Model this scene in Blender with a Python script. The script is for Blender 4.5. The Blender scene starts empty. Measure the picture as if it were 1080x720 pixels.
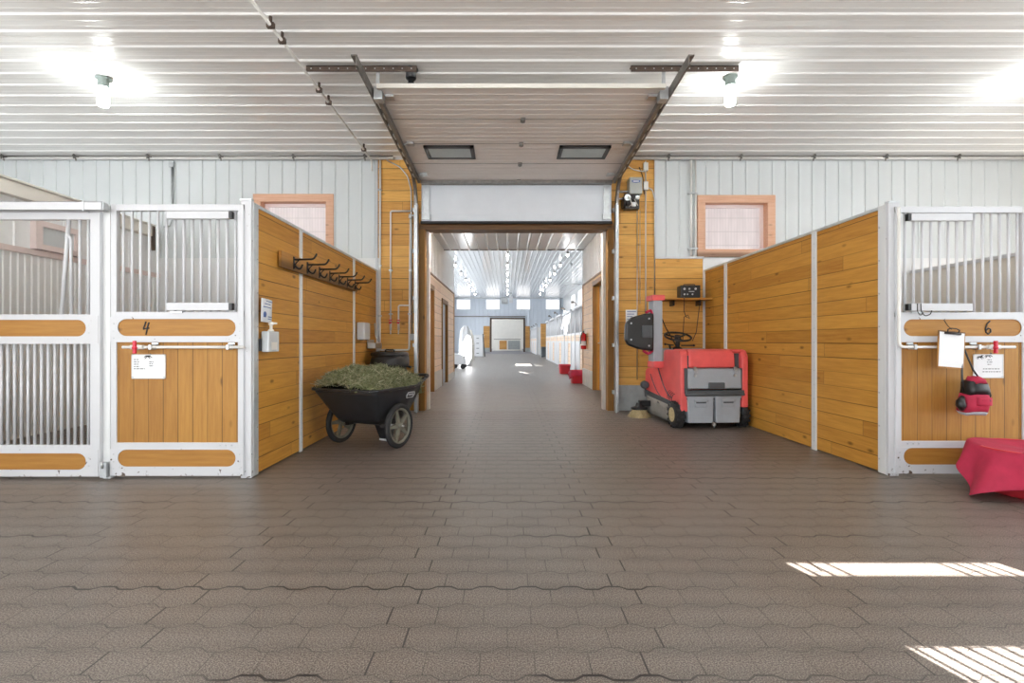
import bpy, bmesh, math, random
from mathutils import Vector, Matrix, Euler
random.seed(7)
PI = math.pi
SC = bpy.context.scene
COL = SC.collection
F = 524.0; VX = 535.0; VY = 359.5; H = 1.2

# ------------------------------------------------------------------ materials
def new_mat(name):
    m = bpy.data.materials.new(name); m.use_nodes = True
    nt = m.node_tree; b = nt.nodes['Principled BSDF']
    return m, nt, b
def nd(nt, t, **kw):
    n = nt.nodes.new(t)
    for k, v in kw.items(): setattr(n, k, v)
    return n
def mth(nt, op, a, b=None, c=None):
    n = nt.nodes.new('ShaderNodeMath'); n.operation = op
    for i, v in enumerate((a, b, c)):
        if v is None: continue
        if isinstance(v, (int, float)): n.inputs[i].default_value = v
        else: nt.links.new(v, n.inputs[i])
    return n.outputs[0]
def mixc(nt, f, a, b, mode='MIX'):
    n = nt.nodes.new('ShaderNodeMix'); n.data_type = 'RGBA'; n.blend_type = mode
    for i, v in ((0, f), (6, a), (7, b)):
        if isinstance(v, (int, float)): n.inputs[i].default_value = v
        elif isinstance(v, tuple): n.inputs[i].default_value = v + (1,) if len(v) == 3 else v
        else: nt.links.new(v, n.inputs[i])
    return n.outputs[2]
def comb(nt, x, y, z):
    n = nt.nodes.new('ShaderNodeCombineXYZ')
    for i, v in enumerate((x, y, z)):
        if isinstance(v, (int, float)): n.inputs[i].default_value = v
        else: nt.links.new(v, n.inputs[i])
    return n.outputs[0]
def noise(nt, vec, scale, detail=3, rough=.5):
    n = nt.nodes.new('ShaderNodeTexNoise'); n.inputs['Scale'].default_value = scale
    n.inputs['Detail'].default_value = detail; n.inputs['Roughness'].default_value = rough
    if vec is not None: nt.links.new(vec, n.inputs['Vector'])
    return n.outputs['Fac']
def white(nt, vec):
    n = nt.nodes.new('ShaderNodeTexWhiteNoise'); n.noise_dimensions = '3D'
    nt.links.new(vec, n.inputs['Vector']); return n.outputs['Value']
def ramp(nt, f, lo, hi, a=0.0, b=1.0):
    n = nt.nodes.new('ShaderNodeMapRange'); n.clamp = True
    nt.links.new(f, n.inputs[0])
    for i, v in zip((1, 2, 3, 4), (lo, hi, a, b)): n.inputs[i].default_value = v
    return n.outputs[0]
def objxyz(nt):
    tc = nt.nodes.new('ShaderNodeTexCoord'); s = nt.nodes.new('ShaderNodeSeparateXYZ')
    nt.links.new(tc.outputs['Object'], s.inputs[0])
    return tc.outputs['Object'], s.outputs
def bump(nt, b, h, strength, dist=.01):
    n = nt.nodes.new('ShaderNodeBump'); n.inputs['Strength'].default_value = strength
    n.inputs['Distance'].default_value = dist
    nt.links.new(h, n.inputs['Height']); nt.links.new(n.outputs[0], b.inputs['Normal'])

def plain(name, col, rough=.5, metal=0.0, var=.06, nscale=6.0, spec=.5, bmp=0.0, bscale=60, coat=0.0):
    m, nt, b = new_mat(name)
    v, _ = objxyz(nt)
    f = ramp(nt, noise(nt, v, nscale, 4, .6), .25, .75)
    lo = tuple(c*(1-var) for c in col); hi = tuple(min(1, c*(1+var)) for c in col)
    nt.links.new(mixc(nt, f, lo, hi), b.inputs['Base Color'])
    b.inputs['Roughness'].default_value = rough; b.inputs['Metallic'].default_value = metal
    b.inputs['Specular IOR Level'].default_value = spec
    b.inputs['Coat Weight'].default_value = coat
    if bmp: bump(nt, b, noise(nt, v, bscale, 2), bmp, .004)
    return m

def chipped(name, col, under, thresh=.66, rough=.4):
    m, nt, b = new_mat(name); v, s = objxyz(nt)
    n1 = noise(nt, v, 22, 4, .6)
    low = ramp(nt, s[2], 0.0, .12, .14, 0.0)
    f = ramp(nt, mth(nt, 'ADD', n1, low), thresh, thresh+.02)
    nt.links.new(mixc(nt, f, col, under), b.inputs['Base Color'])
    b.inputs['Roughness'].default_value = rough
    return m

def wood(name, along, across, pitch, lo, hi, knots=1.0, joint=.016, jdark=.9, length=2.6, rough=.5, gscale=1.0, vary=.5):
    """sawn boards: along / across are axis letters"""
    m, nt, b = new_mat(name); v, s = objxyz(nt)
    ax = {'X': 0, 'Y': 1, 'Z': 2}
    A, C = s[ax[along]], s[ax[across]]
    O = s[3-ax[along]-ax[across]]
    cc = mth(nt, 'DIVIDE', C, pitch)
    idx = mth(nt, 'FLOOR', cc); fr = mth(nt, 'SUBTRACT', cc, idx)
    r1 = white(nt, comb(nt, idx, 3.3, 1.7)); r2 = white(nt, comb(nt, idx, 9.1, 4.2))
    # butt joints along the board
    aa = mth(nt, 'ADD', mth(nt, 'DIVIDE', A, length), mth(nt, 'MULTIPLY', r2, 7.0))
    ai = mth(nt, 'FLOOR', aa); af = mth(nt, 'SUBTRACT', aa, ai)
    r3 = white(nt, comb(nt, idx, ai, 2.2))
    ga = mth(nt, 'ADD', mth(nt, 'MULTIPLY', A, 1.3*gscale), mth(nt, 'MULTIPLY', r3, 60))
    gv = comb(nt, ga, mth(nt, 'MULTIPLY', C, 16*gscale), mth(nt, 'MULTIPLY', O, 16*gscale))
    g = noise(nt, gv, 2.2, 5, .62)
    gv2 = comb(nt, mth(nt, 'MULTIPLY', ga, .8), mth(nt, 'MULTIPLY', C, 70), mth(nt, 'MULTIPLY', O, 70))
    g2 = noise(nt, gv2, 2.0, 2, .5)
    t = mth(nt, 'ADD', mth(nt, 'MULTIPLY', ramp(nt, g, .3, .7), .55), mth(nt, 'MULTIPLY', g2, .25))
    t = mth(nt, 'ADD', t, mth(nt, 'MULTIPLY', r3, vary))
    t = ramp(nt, t, .15, 1.05)
    c = mixc(nt, t, lo, hi)
    # knots
    vo = nt.nodes.new('ShaderNodeTexVoronoi'); vo.inputs['Scale'].default_value = 1.0
    nt.links.new(comb(nt, mth(nt, 'MULTIPLY', ga, 2.2/gscale), mth(nt, 'MULTIPLY', C, 6.5), mth(nt, 'MULTIPLY', O, 6.5)), vo.inputs['Vector'])
    kn = ramp(nt, vo.outputs['Distance'], .05, .16, .85*knots, 0.0)
    sep = nt.nodes.new('ShaderNodeSeparateColor'); nt.links.new(vo.outputs['Color'], sep.inputs[0])
    kn = mth(nt, 'MULTIPLY', kn, mth(nt, 'GREATER_THAN', sep.outputs[0], .45))
    c = mixc(nt, kn, c, tuple(x*.35 for x in lo))
    e = mth(nt, 'MINIMUM', fr, mth(nt, 'SUBTRACT', 1.0, fr))
    jm = ramp(nt, e, joint, joint*2.2, 1.0, 0.0)
    jr = white(nt, comb(nt, mth(nt, 'ROUND', cc), 1.0, 5.0))
    jm2 = mth(nt, 'MULTIPLY', jm, ramp(nt, jr, 0, 1, .35, 1.0))
    be = mth(nt, 'MULTIPLY', mth(nt, 'MINIMUM', af, mth(nt, 'SUBTRACT', 1.0, af)), length)
    bm = ramp(nt, be, .002, .004, .6, 0.0)
    mask = mth(nt, 'MULTIPLY', mth(nt, 'MAXIMUM', jm2, bm), jdark)
    c = mixc(nt, mask, c, (.035, .018, .007))
    nt.links.new(c, b.inputs['Base Color'])
    b.inputs['Roughness'].default_value = rough
    b.inputs['Specular IOR Level'].default_value = .35
    bump(nt, b, mth(nt, 'SUBTRACT', mth(nt, 'MULTIPLY', g2, .12), mask), .35, .006)
    return m

def emit(name, col, strength):
    m, nt, b = new_mat(name)
    b.inputs['Base Color'].default_value = col + (1,)
    b.inputs['Emission Color'].default_value = col + (1,)
    b.inputs['Emission Strength'].default_value = strength
    return m

WLO, WHI = (.39, .165, .026), (.62, .31, .056)
M = {}
M['steel'] = plain('white_painted_steel', (.70, .72, .725), .28, var=.03, nscale=2)
M['ceil'] = plain('glossy_white_ceiling_steel', (.88, .875, .86), .2, var=.02, nscale=1.5, spec=.6)
M['hallceil'] = plain('hall_ceiling_steel', (.80, .82, .84), .15, var=.02, nscale=1.5, spec=.7)
M['wallsteel'] = plain('wall_panel_steel', (.63, .66, .665), .35, var=.03, nscale=1.2)
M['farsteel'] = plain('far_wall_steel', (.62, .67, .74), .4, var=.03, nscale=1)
M['liner'] = plain('white_liner_board', (.74, .745, .745), .5, var=.04, nscale=2)
M['cream'] = plain('cream_board', (.76, .73, .67), .55, var=.05, nscale=2)
M['white'] = plain('white_enamel', (.60, .61, .635), .3, var=.02, nscale=4)
M['chip'] = chipped('chipped_white_enamel', (.60, .61, .635), (.10, .07, .05), .69)
M['pvc'] = plain('white_plastic_pipe', (.78, .77, .735), .35, var=.04, nscale=5)
M['galv'] = plain('galvanised_steel', (.52, .54, .55), .38, .85, var=.15, nscale=14)
M['galvlight'] = plain('galvanised_channel', (.66, .70, .72), .35, .5, var=.12, nscale=14)
M['rust'] = plain('brown_steel_angle', (.10, .07, .055), .55, .4, var=.3, nscale=20)
M['track'] = plain('dark_track_steel', (.22, .205, .19), .45, .7, var=.25, nscale=20)
M['iron'] = plain('black_iron', (.018, .014, .012), .4, .3, var=.2)
M['black'] = plain('black_plastic', (.012, .012, .013), .38, var=.2, nscale=8)
M['rubber'] = plain('black_rubber', (.018, .018, .019), .75, var=.25, nscale=12)
M['tub'] = plain('black_poly_tub', (.020, .021, .024), .42, var=.25, nscale=7, bmp=.08)
M['rim'] = plain('olive_grey_rim', (.17, .165, .13), .5, var=.2, nscale=10)
M['concrete'] = plain('grey_concrete', (.36, .38, .38), .8, var=.16, nscale=7, bmp=.2)
M['curb'] = plain('pale_concrete_curb', (.58, .56, .52), .8, var=.12, nscale=5, bmp=.15)
M['red'] = plain('red_machine_plastic', (.80, .115, .112), .42, var=.12, nscale=4)
M['redtub'] = plain('red_tub_plastic', (.62, .035, .05), .4, var=.12, nscale=6)
M['redcloth'] = plain('red_fabric', (.46, .024, .068), .85, var=.22, nscale=5, bmp=.25, bscale=240)
M['redext'] = plain('fire_red_paint', (.52, .015, .02), .25, var=.05)
M['grey'] = plain('grey_machine_plastic', (.37, .405, .45), .5, var=.08, nscale=5)
M['dkgrey'] = plain('dark_grey_plastic', (.075, .085, .095), .5, var=.12, nscale=6)
M['skirt'] = plain('dusty_grey_rubber', (.24, .235, .22), .8, var=.15, nscale=8)
M['bristle'] = plain('straw_bristle', (.50, .40, .22), .8, var=.35, nscale=60)
M['panelgrey'] = plain('door_panel_grey', (.78, .735, .70), .4, var=.03, nscale=3)
M['panelwhite'] = plain('door_panel_white', (.66, .69, .73), .38, var=.03, nscale=3)
M['glassgrey'] = plain('frosted_door_glass', (.38, .43, .41), .12, var=.06, nscale=5, spec=.7)
M['paper'] = plain('white_paper', (.80, .82, .84), .5, var=.03)
M['ink'] = plain('black_ink', (.02, .02, .02), .6, var=.1)
M['redplastic'] = plain('red_knob', (.62, .02, .05), .35, var=.1)
M['bluegrey'] = plain('blue_grey_paint', (.36, .42, .50), .5, var=.06)
M['doorpale'] = plain('pale_door_paint', (.55, .53, .50), .5, var=.05)
M['tan'] = plain('tan_conduit', (.62, .58, .52), .45, var=.08)
M['lampglass'] = emit('lit_jar_glass', (.95, 1.0, .97), 68.0)
M['hallbulb'] = emit('lit_hall_bulb', (.97, .98, 1.0), 30.0)
M['filljar'] = emit('fill_jar_glass', (1.0, .98, .95), 300.0)  # extra strong glow for the added passage lamps
M['socket'] = plain('grey_green_socket', (.24, .29, .27), .45, var=.1)
M['clear'] = plain('clear_gel_bottle', (.62, .66, .68), .12, var=.1, spec=.7)
M['blueink'] = plain('blue_print', (.10, .16, .38), .6, var=.1)
M['wY'] = wood('pine_boards_along_aisle', 'Y', 'Z', .147, WLO, WHI)
M['wX'] = wood('pine_boards_on_wall', 'X', 'Z', .19, (.50, .225, .042), (.80, .45, .115))
M['wZ'] = wood('pine_boards_upright', 'Z', 'X', .129, (.30, .128, .022), (.46, .23, .046), knots=.9, length=30, vary=.45)
M['wstrip'] = wood('pine_strip', 'X', 'Z', 3.0, (.30, .125, .020), (.45, .22, .045), length=30, vary=.3)
M['wjamb'] = wood('pine_jamb', 'Z', 'X', 3.0, WLO, WHI, length=9, vary=.3)
M['whead'] = wood('pine_header', 'X', 'Z', 3.0, (.24, .11, .035), (.40, .20, .07), length=9, vary=.2)
M['wglow'] = wood('glow_tinted_pine_frame', 'X', 'Z', 3.0, (.60, .31, .19), (.78, .50, .35), length=9, vary=.2, knots=.6)  # pink window flare is mixed into this pine colour
M['wsid'] = wood('lit_pine_siding', 'Y', 'Z', .19, (.62, .42, .27), (.82, .62, .44), knots=.5)  # light on the left aisle wall is painted in as paler wood
M['whook'] = wood('brown_hook_board', 'Y', 'Z', 3.0, (.33, .145, .03), (.52, .26, .065), length=9, vary=.2)
M['wshelf'] = wood('pine_shelf_board', 'X', 'Y', 3.0, WLO, WHI, length=9, vary=.2)
M['wfar'] = wood('far_pine_boards', 'X', 'Z', .19, (.42, .2, .06), (.62, .34, .11), knots=.3)

def floor_mat():
    m, nt, b = new_mat('dogbone_rubber_pavers'); v, s = objxyz(nt)
    X, Y = s[0], s[1]; p, w, a = .161, .205, .013
    j = mth(nt, 'ROUND', mth(nt, 'DIVIDE', Y, p))
    def tri(xx):   # trapezoid wave -1..1
        f = mth(nt, 'FRACT', xx)
        t = mth(nt, 'SUBTRACT', mth(nt, 'MULTIPLY', mth(nt, 'ABSOLUTE', mth(nt, 'SUBTRACT', f, .5)), 4.0), 1.0)
        n = mth(nt, 'MULTIPLY', t, 3.0)
        return mth(nt, 'MAXIMUM', -1.0, mth(nt, 'MINIMUM', 1.0, n))
    xw = mth(nt, 'DIVIDE', X, w)
    seam = mth(nt, 'ADD', mth(nt, 'MULTIPLY', j, p), mth(nt, 'MULTIPLY', tri(mth(nt, 'ADD', xw, mth(nt, 'MULTIPLY', j, .5))), a))
    dy = mth(nt, 'SUBTRACT', Y, seam)
    row = mth(nt, 'ADD', j, mth(nt, 'SUBTRACT', mth(nt, 'GREATER_THAN', dy, 0.0), 1.0))
    xs = mth(nt, 'ADD', xw, mth(nt, 'MULTIPLY', row, .5))
    col = mth(nt, 'FLOOR', xs); fx = mth(nt, 'SUBTRACT', xs, col)
    dx = mth(nt, 'MULTIPLY', mth(nt, 'MINIMUM', fx, mth(nt, 'SUBTRACT', 1.0, fx)), w)
    rr = white(nt, comb(nt, j, 4.7, .3))
    colr = mth(nt, 'ROUND', mth(nt, 'MULTIPLY', mth(nt, 'SUBTRACT', mth(nt, 'ROUND', xs), mth(nt, 'MULTIPLY', row, .5)), 2.0))
    rc = white(nt, comb(nt, colr, 8.3, 2.9))
    rb = white(nt, comb(nt, row, col, 6.0))
    cm = mth(nt, 'FLOORED_MODULO', colr, 10.0); bigc = mth(nt, 'COMPARE', cm, 5.5, .6)
    bigr = mth(nt, 'COMPARE', mth(nt, 'FLOORED_MODULO', j, 4.0), 3.0, .3)
    ln = noise(nt, v, .9, 2); vis = ramp(nt, noise(nt, comb(nt, mth(nt, 'MULTIPLY', X, 1.6), mth(nt, 'MULTIPLY', j, .37), row), 1.7, 2), .38, .62)
    bigr = mth(nt, 'MULTIPLY', bigr, ramp(nt, noise(nt, comb(nt, mth(nt, 'MULTIPLY', X, .8), mth(nt, 'MULTIPLY', j, 3.1), 0.0), 1.0, 1), .48, .56))
    wy = mth(nt, 'ADD', mth(nt, 'ADD', .0027, ramp(nt, Y, 3.0, 8.0, 0.0, .006)), mth(nt, 'MULTIPLY', bigr, .004))
    wx = mth(nt, 'ADD', .0023, mth(nt, 'MULTIPLY', mth(nt, 'MULTIPLY', bigc, ramp(nt, ln, .3, .6)), .003))
    my = mth(nt, 'LESS_THAN', mth(nt, 'ABSOLUTE', dy), wy)
    mx = mth(nt, 'LESS_THAN', dx, wx)
    sy = mth(nt, 'MULTIPLY', my, mth(nt, 'MAXIMUM', mth(nt, 'ADD', .40, mth(nt, 'MULTIPLY', vis, .5)), bigr))
    sx = mth(nt, 'MULTIPLY', mx, mth(nt, 'MAXIMUM', mth(nt, 'ADD', .36, mth(nt, 'MULTIPLY', vis, .46)), mth(nt, 'MULTIPLY', bigc, .95)))
    mask = mth(nt, 'MAXIMUM', sy, sx)
    # granule speckle
    sp = noise(nt, v, 175, 2, .7); sp2 = noise(nt, v, 70, 3, .6)
    big = noise(nt, v, .55, 3, .55); med = noise(nt, v, 2.4, 4, .6)
    near = mth(nt, 'MULTIPLY', ramp(nt, mth(nt, 'ABSOLUTE', mth(nt, 'SUBTRACT', Y, mth(nt, 'MULTIPLY', j, p))), .015, .07, 1.0, 0.0), ramp(nt, med, .35, .65, .1, .34))  # row shading of crowned pavers, painted as dark bands along the seams
    # long darker streaks running across the aisle (in X)
    st = noise(nt, comb(nt, mth(nt, 'MULTIPLY', X, .35), mth(nt, 'MULTIPLY', Y, 5.0), 0.0), 1.6, 3, .55)
    c = mixc(nt, ramp(nt, big, .38, .62), (.150, .112, .088), (.176, .150, .130))
    c = mixc(nt, mth(nt, 'MULTIPLY', ramp(nt, med, .45, .75), .5), c, (.128, .104, .088))
    c = mixc(nt, mth(nt, 'MULTIPLY', ramp(nt, st, .5, .72), .35), c, (.105, .088, .08))
    # reddish stain by the hay cart
    dxs = mth(nt, 'DIVIDE', mth(nt, 'ADD', X, 1.3), .95); dys = mth(nt, 'DIVIDE', mth(nt, 'SUBTRACT', Y, 5.0), 1.5)
    rad = mth(nt, 'ADD', mth(nt, 'SQRT', mth(nt, 'ADD', mth(nt, 'MULTIPLY', dxs, dxs), mth(nt, 'MULTIPLY', dys, dys))), mth(nt, 'MULTIPLY', mth(nt, 'SUBTRACT', med, .5), 1.2))
    c = mixc(nt, ramp(nt, rad, .35, 1.15, .6, 0.0), c, (.135, .072, .062))
    dx2 = mth(nt, 'DIVIDE', mth(nt, 'SUBTRACT', X, 2.2), 1.2); dy2 = mth(nt, 'DIVIDE', mth(nt, 'SUBTRACT', Y, 6.3), 1.2)
    rad2 = mth(nt, 'ADD', mth(nt, 'SQRT', mth(nt, 'ADD', mth(nt, 'MULTIPLY', dx2, dx2), mth(nt, 'MULTIPLY', dy2, dy2))), mth(nt, 'MULTIPLY', mth(nt, 'SUBTRACT', med, .5), 1.2))
    c = mixc(nt, ramp(nt, rad2, .3, 1.1, .55, 0.0), c, (.15, .085, .075))
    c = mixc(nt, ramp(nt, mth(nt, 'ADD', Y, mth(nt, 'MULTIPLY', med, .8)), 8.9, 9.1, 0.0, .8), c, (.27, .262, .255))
    c = mixc(nt, mth(nt, 'MULTIPLY', rb, .35), c, (.205, .175, .152))
    c = mixc(nt, ramp(nt, sp, .50, .62, 0, .9), c, (.36, .32, .28))
    c = mixc(nt, ramp(nt, sp, .49, .38, 0, .85), c, (.035, .027, .023))
    c = mixc(nt, ramp(nt, sp2, .55, .75, 0, .25), c, (.26, .235, .21))
    dv = nt.nodes.new('ShaderNodeTexVoronoi'); dv.inputs['Scale'].default_value = 3.0; nt.links.new(v, dv.inputs['Vector'])
    ds = nt.nodes.new('ShaderNodeSeparateColor'); nt.links.new(dv.outputs['Color'], ds.inputs[0])
    c = mixc(nt, mth(nt, 'MULTIPLY', mth(nt, 'LESS_THAN', dv.outputs['Distance'], .018), mth(nt, 'GREATER_THAN', ds.outputs[0], .72)), c, (.62, .58, .48))
    c = mixc(nt, near, c, (.06, .05, .045))
    c = mixc(nt, mask, c, (.018, .014, .012))
    nt.links.new(c, b.inputs['Base Color'])
    b.inputs['Roughness'].default_value = .42
    b.inputs['Specular IOR Level'].default_value = .7
    h = mth(nt, 'SUBTRACT', mth(nt, 'MULTIPLY', sp, .12), mth(nt, 'ADD', mask, mth(nt, 'MULTIPLY', near, 1.2)))
    bump(nt, b, h, .3, .005)
    return m
M['sash'] = plain('pale_pink_glow_rim', (.92, .82, .81), .4, var=.03)  # pale strip colour standing in for the bright glow round the panes
M['housing'] = plain('grey_green_housing', (.40, .41, .38), .4, var=.06)
M['wsidR'] = wood('honey_siding', 'Y', 'Z', .19, (.42, .20, .055), (.64, .37, .13))
M['pinktrim'] = plain('pale_pink_trim', (.78, .66, .63), .5, var=.04)
M['leftsteel'] = plain('lightened_wall_steel', (.84, .85, .85), .35, var=.03)  # wall steel copy with the missing light put into its colour
M['floor'] = floor_mat()
M['hallfloor'] = plain('dark_hall_matting', (.17, .17, .19), .5, var=.12, nscale=1)

def pane_mat(name, col, strength, sx, sz):
    m, nt, b = new_mat(name); v, s = objxyz(nt)
    def line(c, pitch, wd):
        f = mth(nt, 'FRACT', mth(nt, 'DIVIDE', c, pitch))
        return mth(nt, 'LESS_THAN', mth(nt, 'MINIMUM', f, mth(nt, 'SUBTRACT', 1.0, f)), wd)
    g = mth(nt, 'MAXIMUM', mth(nt, 'MULTIPLY', line(s[0], sx, .10), .45), mth(nt, 'MULTIPLY', line(s[2], sz, .03), .8))
    n = noise(nt, comb(nt, mth(nt, 'MULTIPLY', s[0], 6), 0.0, s[2]), 2.0, 2)
    c = mixc(nt, g, col, tuple(x*.72 for x in col))
    nt.links.new(c, b.inputs['Emission Color'])
    nt.links.new(mth(nt, 'MULTIPLY', ramp(nt, n, .2, .8, .85, 1.1), strength), b.inputs['Emission Strength'])
    b.inputs['Base Color'].default_value = (.15, .13, .13, 1); b.inputs['Roughness'].default_value = .3
    return m
M['pane'] = pane_mat('ribbed_plastic_glazing', (1.0, .87, .86), .50, .05, .24)
M['halllight'] = pane_mat('bright_hall_glazing', (1.0, .99, 1.0), 1.3, .3, .3)

# ------------------------------------------------------------------ mesh builder
class MB:
    def __init__(s): s.v = []; s.f = []; s.sm = []
    def add(s, vs, fs, smooth=False):
        o = len(s.v); s.v += [Vector(p) for p in vs]
        for f in fs: s.f.append([o+i for i in f]); s.sm.append(smooth)
        return s
    def box(s, x0, x1, y0, y1, z0, z1, mat=None, ch=0.0):
        if ch > 0: return s.cbox(x0, x1, y0, y1, z0, z1, ch, mat)
        vs = [Vector((x, y, z)) for z in (z0, z1) for y in (y0, y1) for x in (x0, x1)]
        if mat: vs = [mat @ p for p in vs]
        return s.add(vs, [(0, 2, 3, 1), (4, 5, 7, 6), (0, 1, 5, 4), (2, 6, 7, 3), (0, 4, 6, 2), (1, 3, 7, 5)])
    def cbox(s, x0, x1, y0, y1, z0, z1, c, mat=None):
        bm = bmesh.new(); bmesh.ops.create_cube(bm, size=1)
        for v in bm.verts:
            v.co = Vector((x0 if v.co.x < 0 else x1, y0 if v.co.y < 0 else y1, z0 if v.co.z < 0 else z1))
        bmesh.ops.bevel(bm, geom=bm.edges[:], offset=c, segments=2, affect='EDGES', profile=.6)
        s.bm(bm, mat); return s
    def bm(s, bm, mat=None, smooth=False):
        bm.verts.index_update()
        vs = [(mat @ v.co) if mat else v.co.copy() for v in bm.verts]
        s.add(vs, [[v.index for v in f.verts] for f in bm.faces], smooth); bm.free()
    def cyl(s, p0, p1, r0, r1=None, n=10, caps=True, smooth=True):
        p0, p1 = Vector(p0), Vector(p1); r1 = r0 if r1 is None else r1
        d = (p1-p0).normalized(); a = d.orthogonal().normalized(); b = d.cross(a)
        vs = []
        for p, r in ((p0, r0), (p1, r1)):
            for i in range(n):
                t = 2*PI*i/n; vs.append(p+(a*math.cos(t)+b*math.sin(t))*r)
        s.add(vs, [(i, (i+1) % n, n+(i+1) % n, n+i) for i in range(n)], smooth)
        if caps: s.add(vs, [list(range(n))[::-1], list(range(n, 2*n))])
        return s
    def tube(s, pts, r, n=8, closed=False, rs=None):
        pts = [Vector(p) for p in pts]; N = len(pts); rings = []
        up = None
        for i, p in enumerate(pts):
            if closed: t = pts[(i+1) % N]-pts[i-1]
            else: t = pts[min(i+1, N-1)]-pts[max(i-1, 0)]
            t.normalize()
            if up is None: up = t.orthogonal().normalized()
            up = (up-t*up.dot(t)); up = up.normalized() if up.length > 1e-6 else t.orthogonal().normalized()
            b = t.cross(up); rr = rs[i] if rs else r
            rings.append([p+(up*math.cos(2*PI*k/n)+b*math.sin(2*PI*k/n))*rr for k in range(n)])
        vs = [q for g in rings for q in g]; fs = []
        for i in range(N if closed else N-1):
            j = (i+1) % N
            for k in range(n): fs.append((i*n+k, i*n+(k+1) % n, j*n+(k+1) % n, j*n+k))
        s.add(vs, fs, True)
        if not closed: s.add(vs, [list(range(n))[::-1], [(N-1)*n+k for k in range(n)]])
        return s
    def bend(s, pts, r, n=8, fil=.05, seg=4):
        """tube with rounded corners"""
        pts = [Vector(p) for p in pts]; out = [pts[0]]
        for i in range(1, len(pts)-1):
            a, p, b = pts[i-1], pts[i], pts[i+1]
            d0 = (a-p); d1 = (b-p); f = min(fil, d0.length*.45, d1.length*.45)
            q0 = p+d0.normalized()*f; q1 = p+d1.normalized()*f
            for k in range(seg+1):
                t = k/seg; out.append(q0*(1-t)**2+p*2*t*(1-t)+q1*t*t)
        out.append(pts[-1]); return s.tube(out, r, n)
    def lathe(s, prof, c=(0, 0, 0), n=24, axis='Z', smooth=True, caps=True):
        c = Vector(c); vs = []
        for r, h in prof:
            for i in range(n):
                t = 2*PI*i/n; a, b = r*math.cos(t), r*math.sin(t)
                vs.append(c+(Vector((a, b, h)) if axis == 'Z' else Vector((h, a, b)) if axis == 'X' else Vector((b, h, a))))
        fs = []
        for k in range(len(prof)-1):
            for i in range(n): fs.append((k*n+i, k*n+(i+1) % n, (k+1)*n+(i+1) % n, (k+1)*n+i))
        s.add(vs, fs, smooth)
        if caps:
            if prof[0][0] > 1e-4: s.add(vs, [list(range(n))[::-1]])
            if prof[-1][0] > 1e-4: s.add(vs, [[(len(prof)-1)*n+i for i in range(n)]])
        return s
    def prism(s, poly, axis, a, b):
        """poly in the plane normal to axis: X->(y,z) Y->(x,z) Z->(x,y)"""
        def P(u, v, t): return {'X': (t, u, v), 'Y': (u, t, v), 'Z': (u, v, t)}[axis]
        n = len(poly)
        vs = [P(u, v, a) for u, v in poly]+[P(u, v, b) for u, v in poly]
        return s.add(vs, [list(range(n))[::-1], list(range(n, 2*n))]+[(i, (i+1) % n, n+(i+1) % n, n+i) for i in range(n)])
    def sheet(s, rows, smooth=True):
        nr, nc = len(rows), len(rows[0])
        return s.add([p for r in rows for p in r], [(i*nc+j, i*nc+j+1, (i+1)*nc+j+1, (i+1)*nc+j) for i in range(nr-1) for j in range(nc-1)], smooth)
    def xf(s, mat): s.v = [mat @ p for p in s.v]; return s
    def build(s, name, m, parent=None, bevel=0.0, solid=0.0, sub=0, origin=None, local=False):
        off = Vector((0, 0, 0))
        if parent is not None and not local: off = WORLD.get(parent.name, Vector((0, 0, 0)))
        elif parent is None:
            if origin is not None: off = Vector(origin)
            else:
                xs = [p.x for p in s.v]; ys = [p.y for p in s.v]; zs = [p.z for p in s.v]
                off = Vector(((min(xs)+max(xs))/2, (min(ys)+max(ys))/2, min(zs)))
        me = bpy.data.meshes.new(name)
        me.from_pydata([p-off for p in s.v], [], s.f); me.update()
        curved = any(s.sm)
        me.polygons.foreach_set('use_smooth', s.sm)
        bm = bmesh.new(); bm.from_mesh(me)
        if curved: bmesh.ops.remove_doubles(bm, verts=bm.verts, dist=1e-5)
        bmesh.ops.recalc_face_normals(bm, faces=bm.faces); bm.to_mesh(me); bm.free()
        me.materials.append(m if not isinstance(m, str) else M[m])
        o = bpy.data.objects.new(name, me); COL.objects.link(o)
        if parent is not None: o.parent = parent; WORLD[o.name] = off
        else: o.location = off; WORLD[o.name] = off
        if solid:
            md = o.modifiers.new('solid', 'SOLIDIFY'); md.thickness = solid; md.offset = 0
        if bevel:
            md = o.modifiers.new('bevel', 'BEVEL'); md.width = bevel; md.segments = 2; md.limit_method = 'ANGLE'
        if sub:
            md = o.modifiers.new('sub', 'SUBSURF'); md.levels = sub; md.render_levels = sub
        return o
WORLD = {}
def tag(o, label, cat, group=None, kind=None):
    o['label'] = label; o['category'] = cat
    if group: o['group'] = group
    if kind: o['kind'] = kind
    return o
def thing(name, label, cat, loc=(0, 0, 0), rotz=0.0, group=None):
    o = bpy.data.objects.new(name, None); COL.objects.link(o); o.empty_display_size = .1
    o.location = loc; o.rotation_euler = (0, 0, rotz); WORLD[o.name] = Vector(loc)
    return tag(o, label, cat, group)
def struct(o):
    o['kind'] = 'structure'; return o
def copy_tree(o, parent=None, loc=None, rotz=None):
    c = o.copy(); COL.objects.link(c)
    if parent is not None: c.parent = parent
    if loc is not None: c.location = loc
    if rotz is not None: c.rotation_euler = (0, 0, rotz)
    for ch in [k for k in bpy.data.objects if k.parent is o]: copy_tree(ch, c)
    return c
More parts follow.
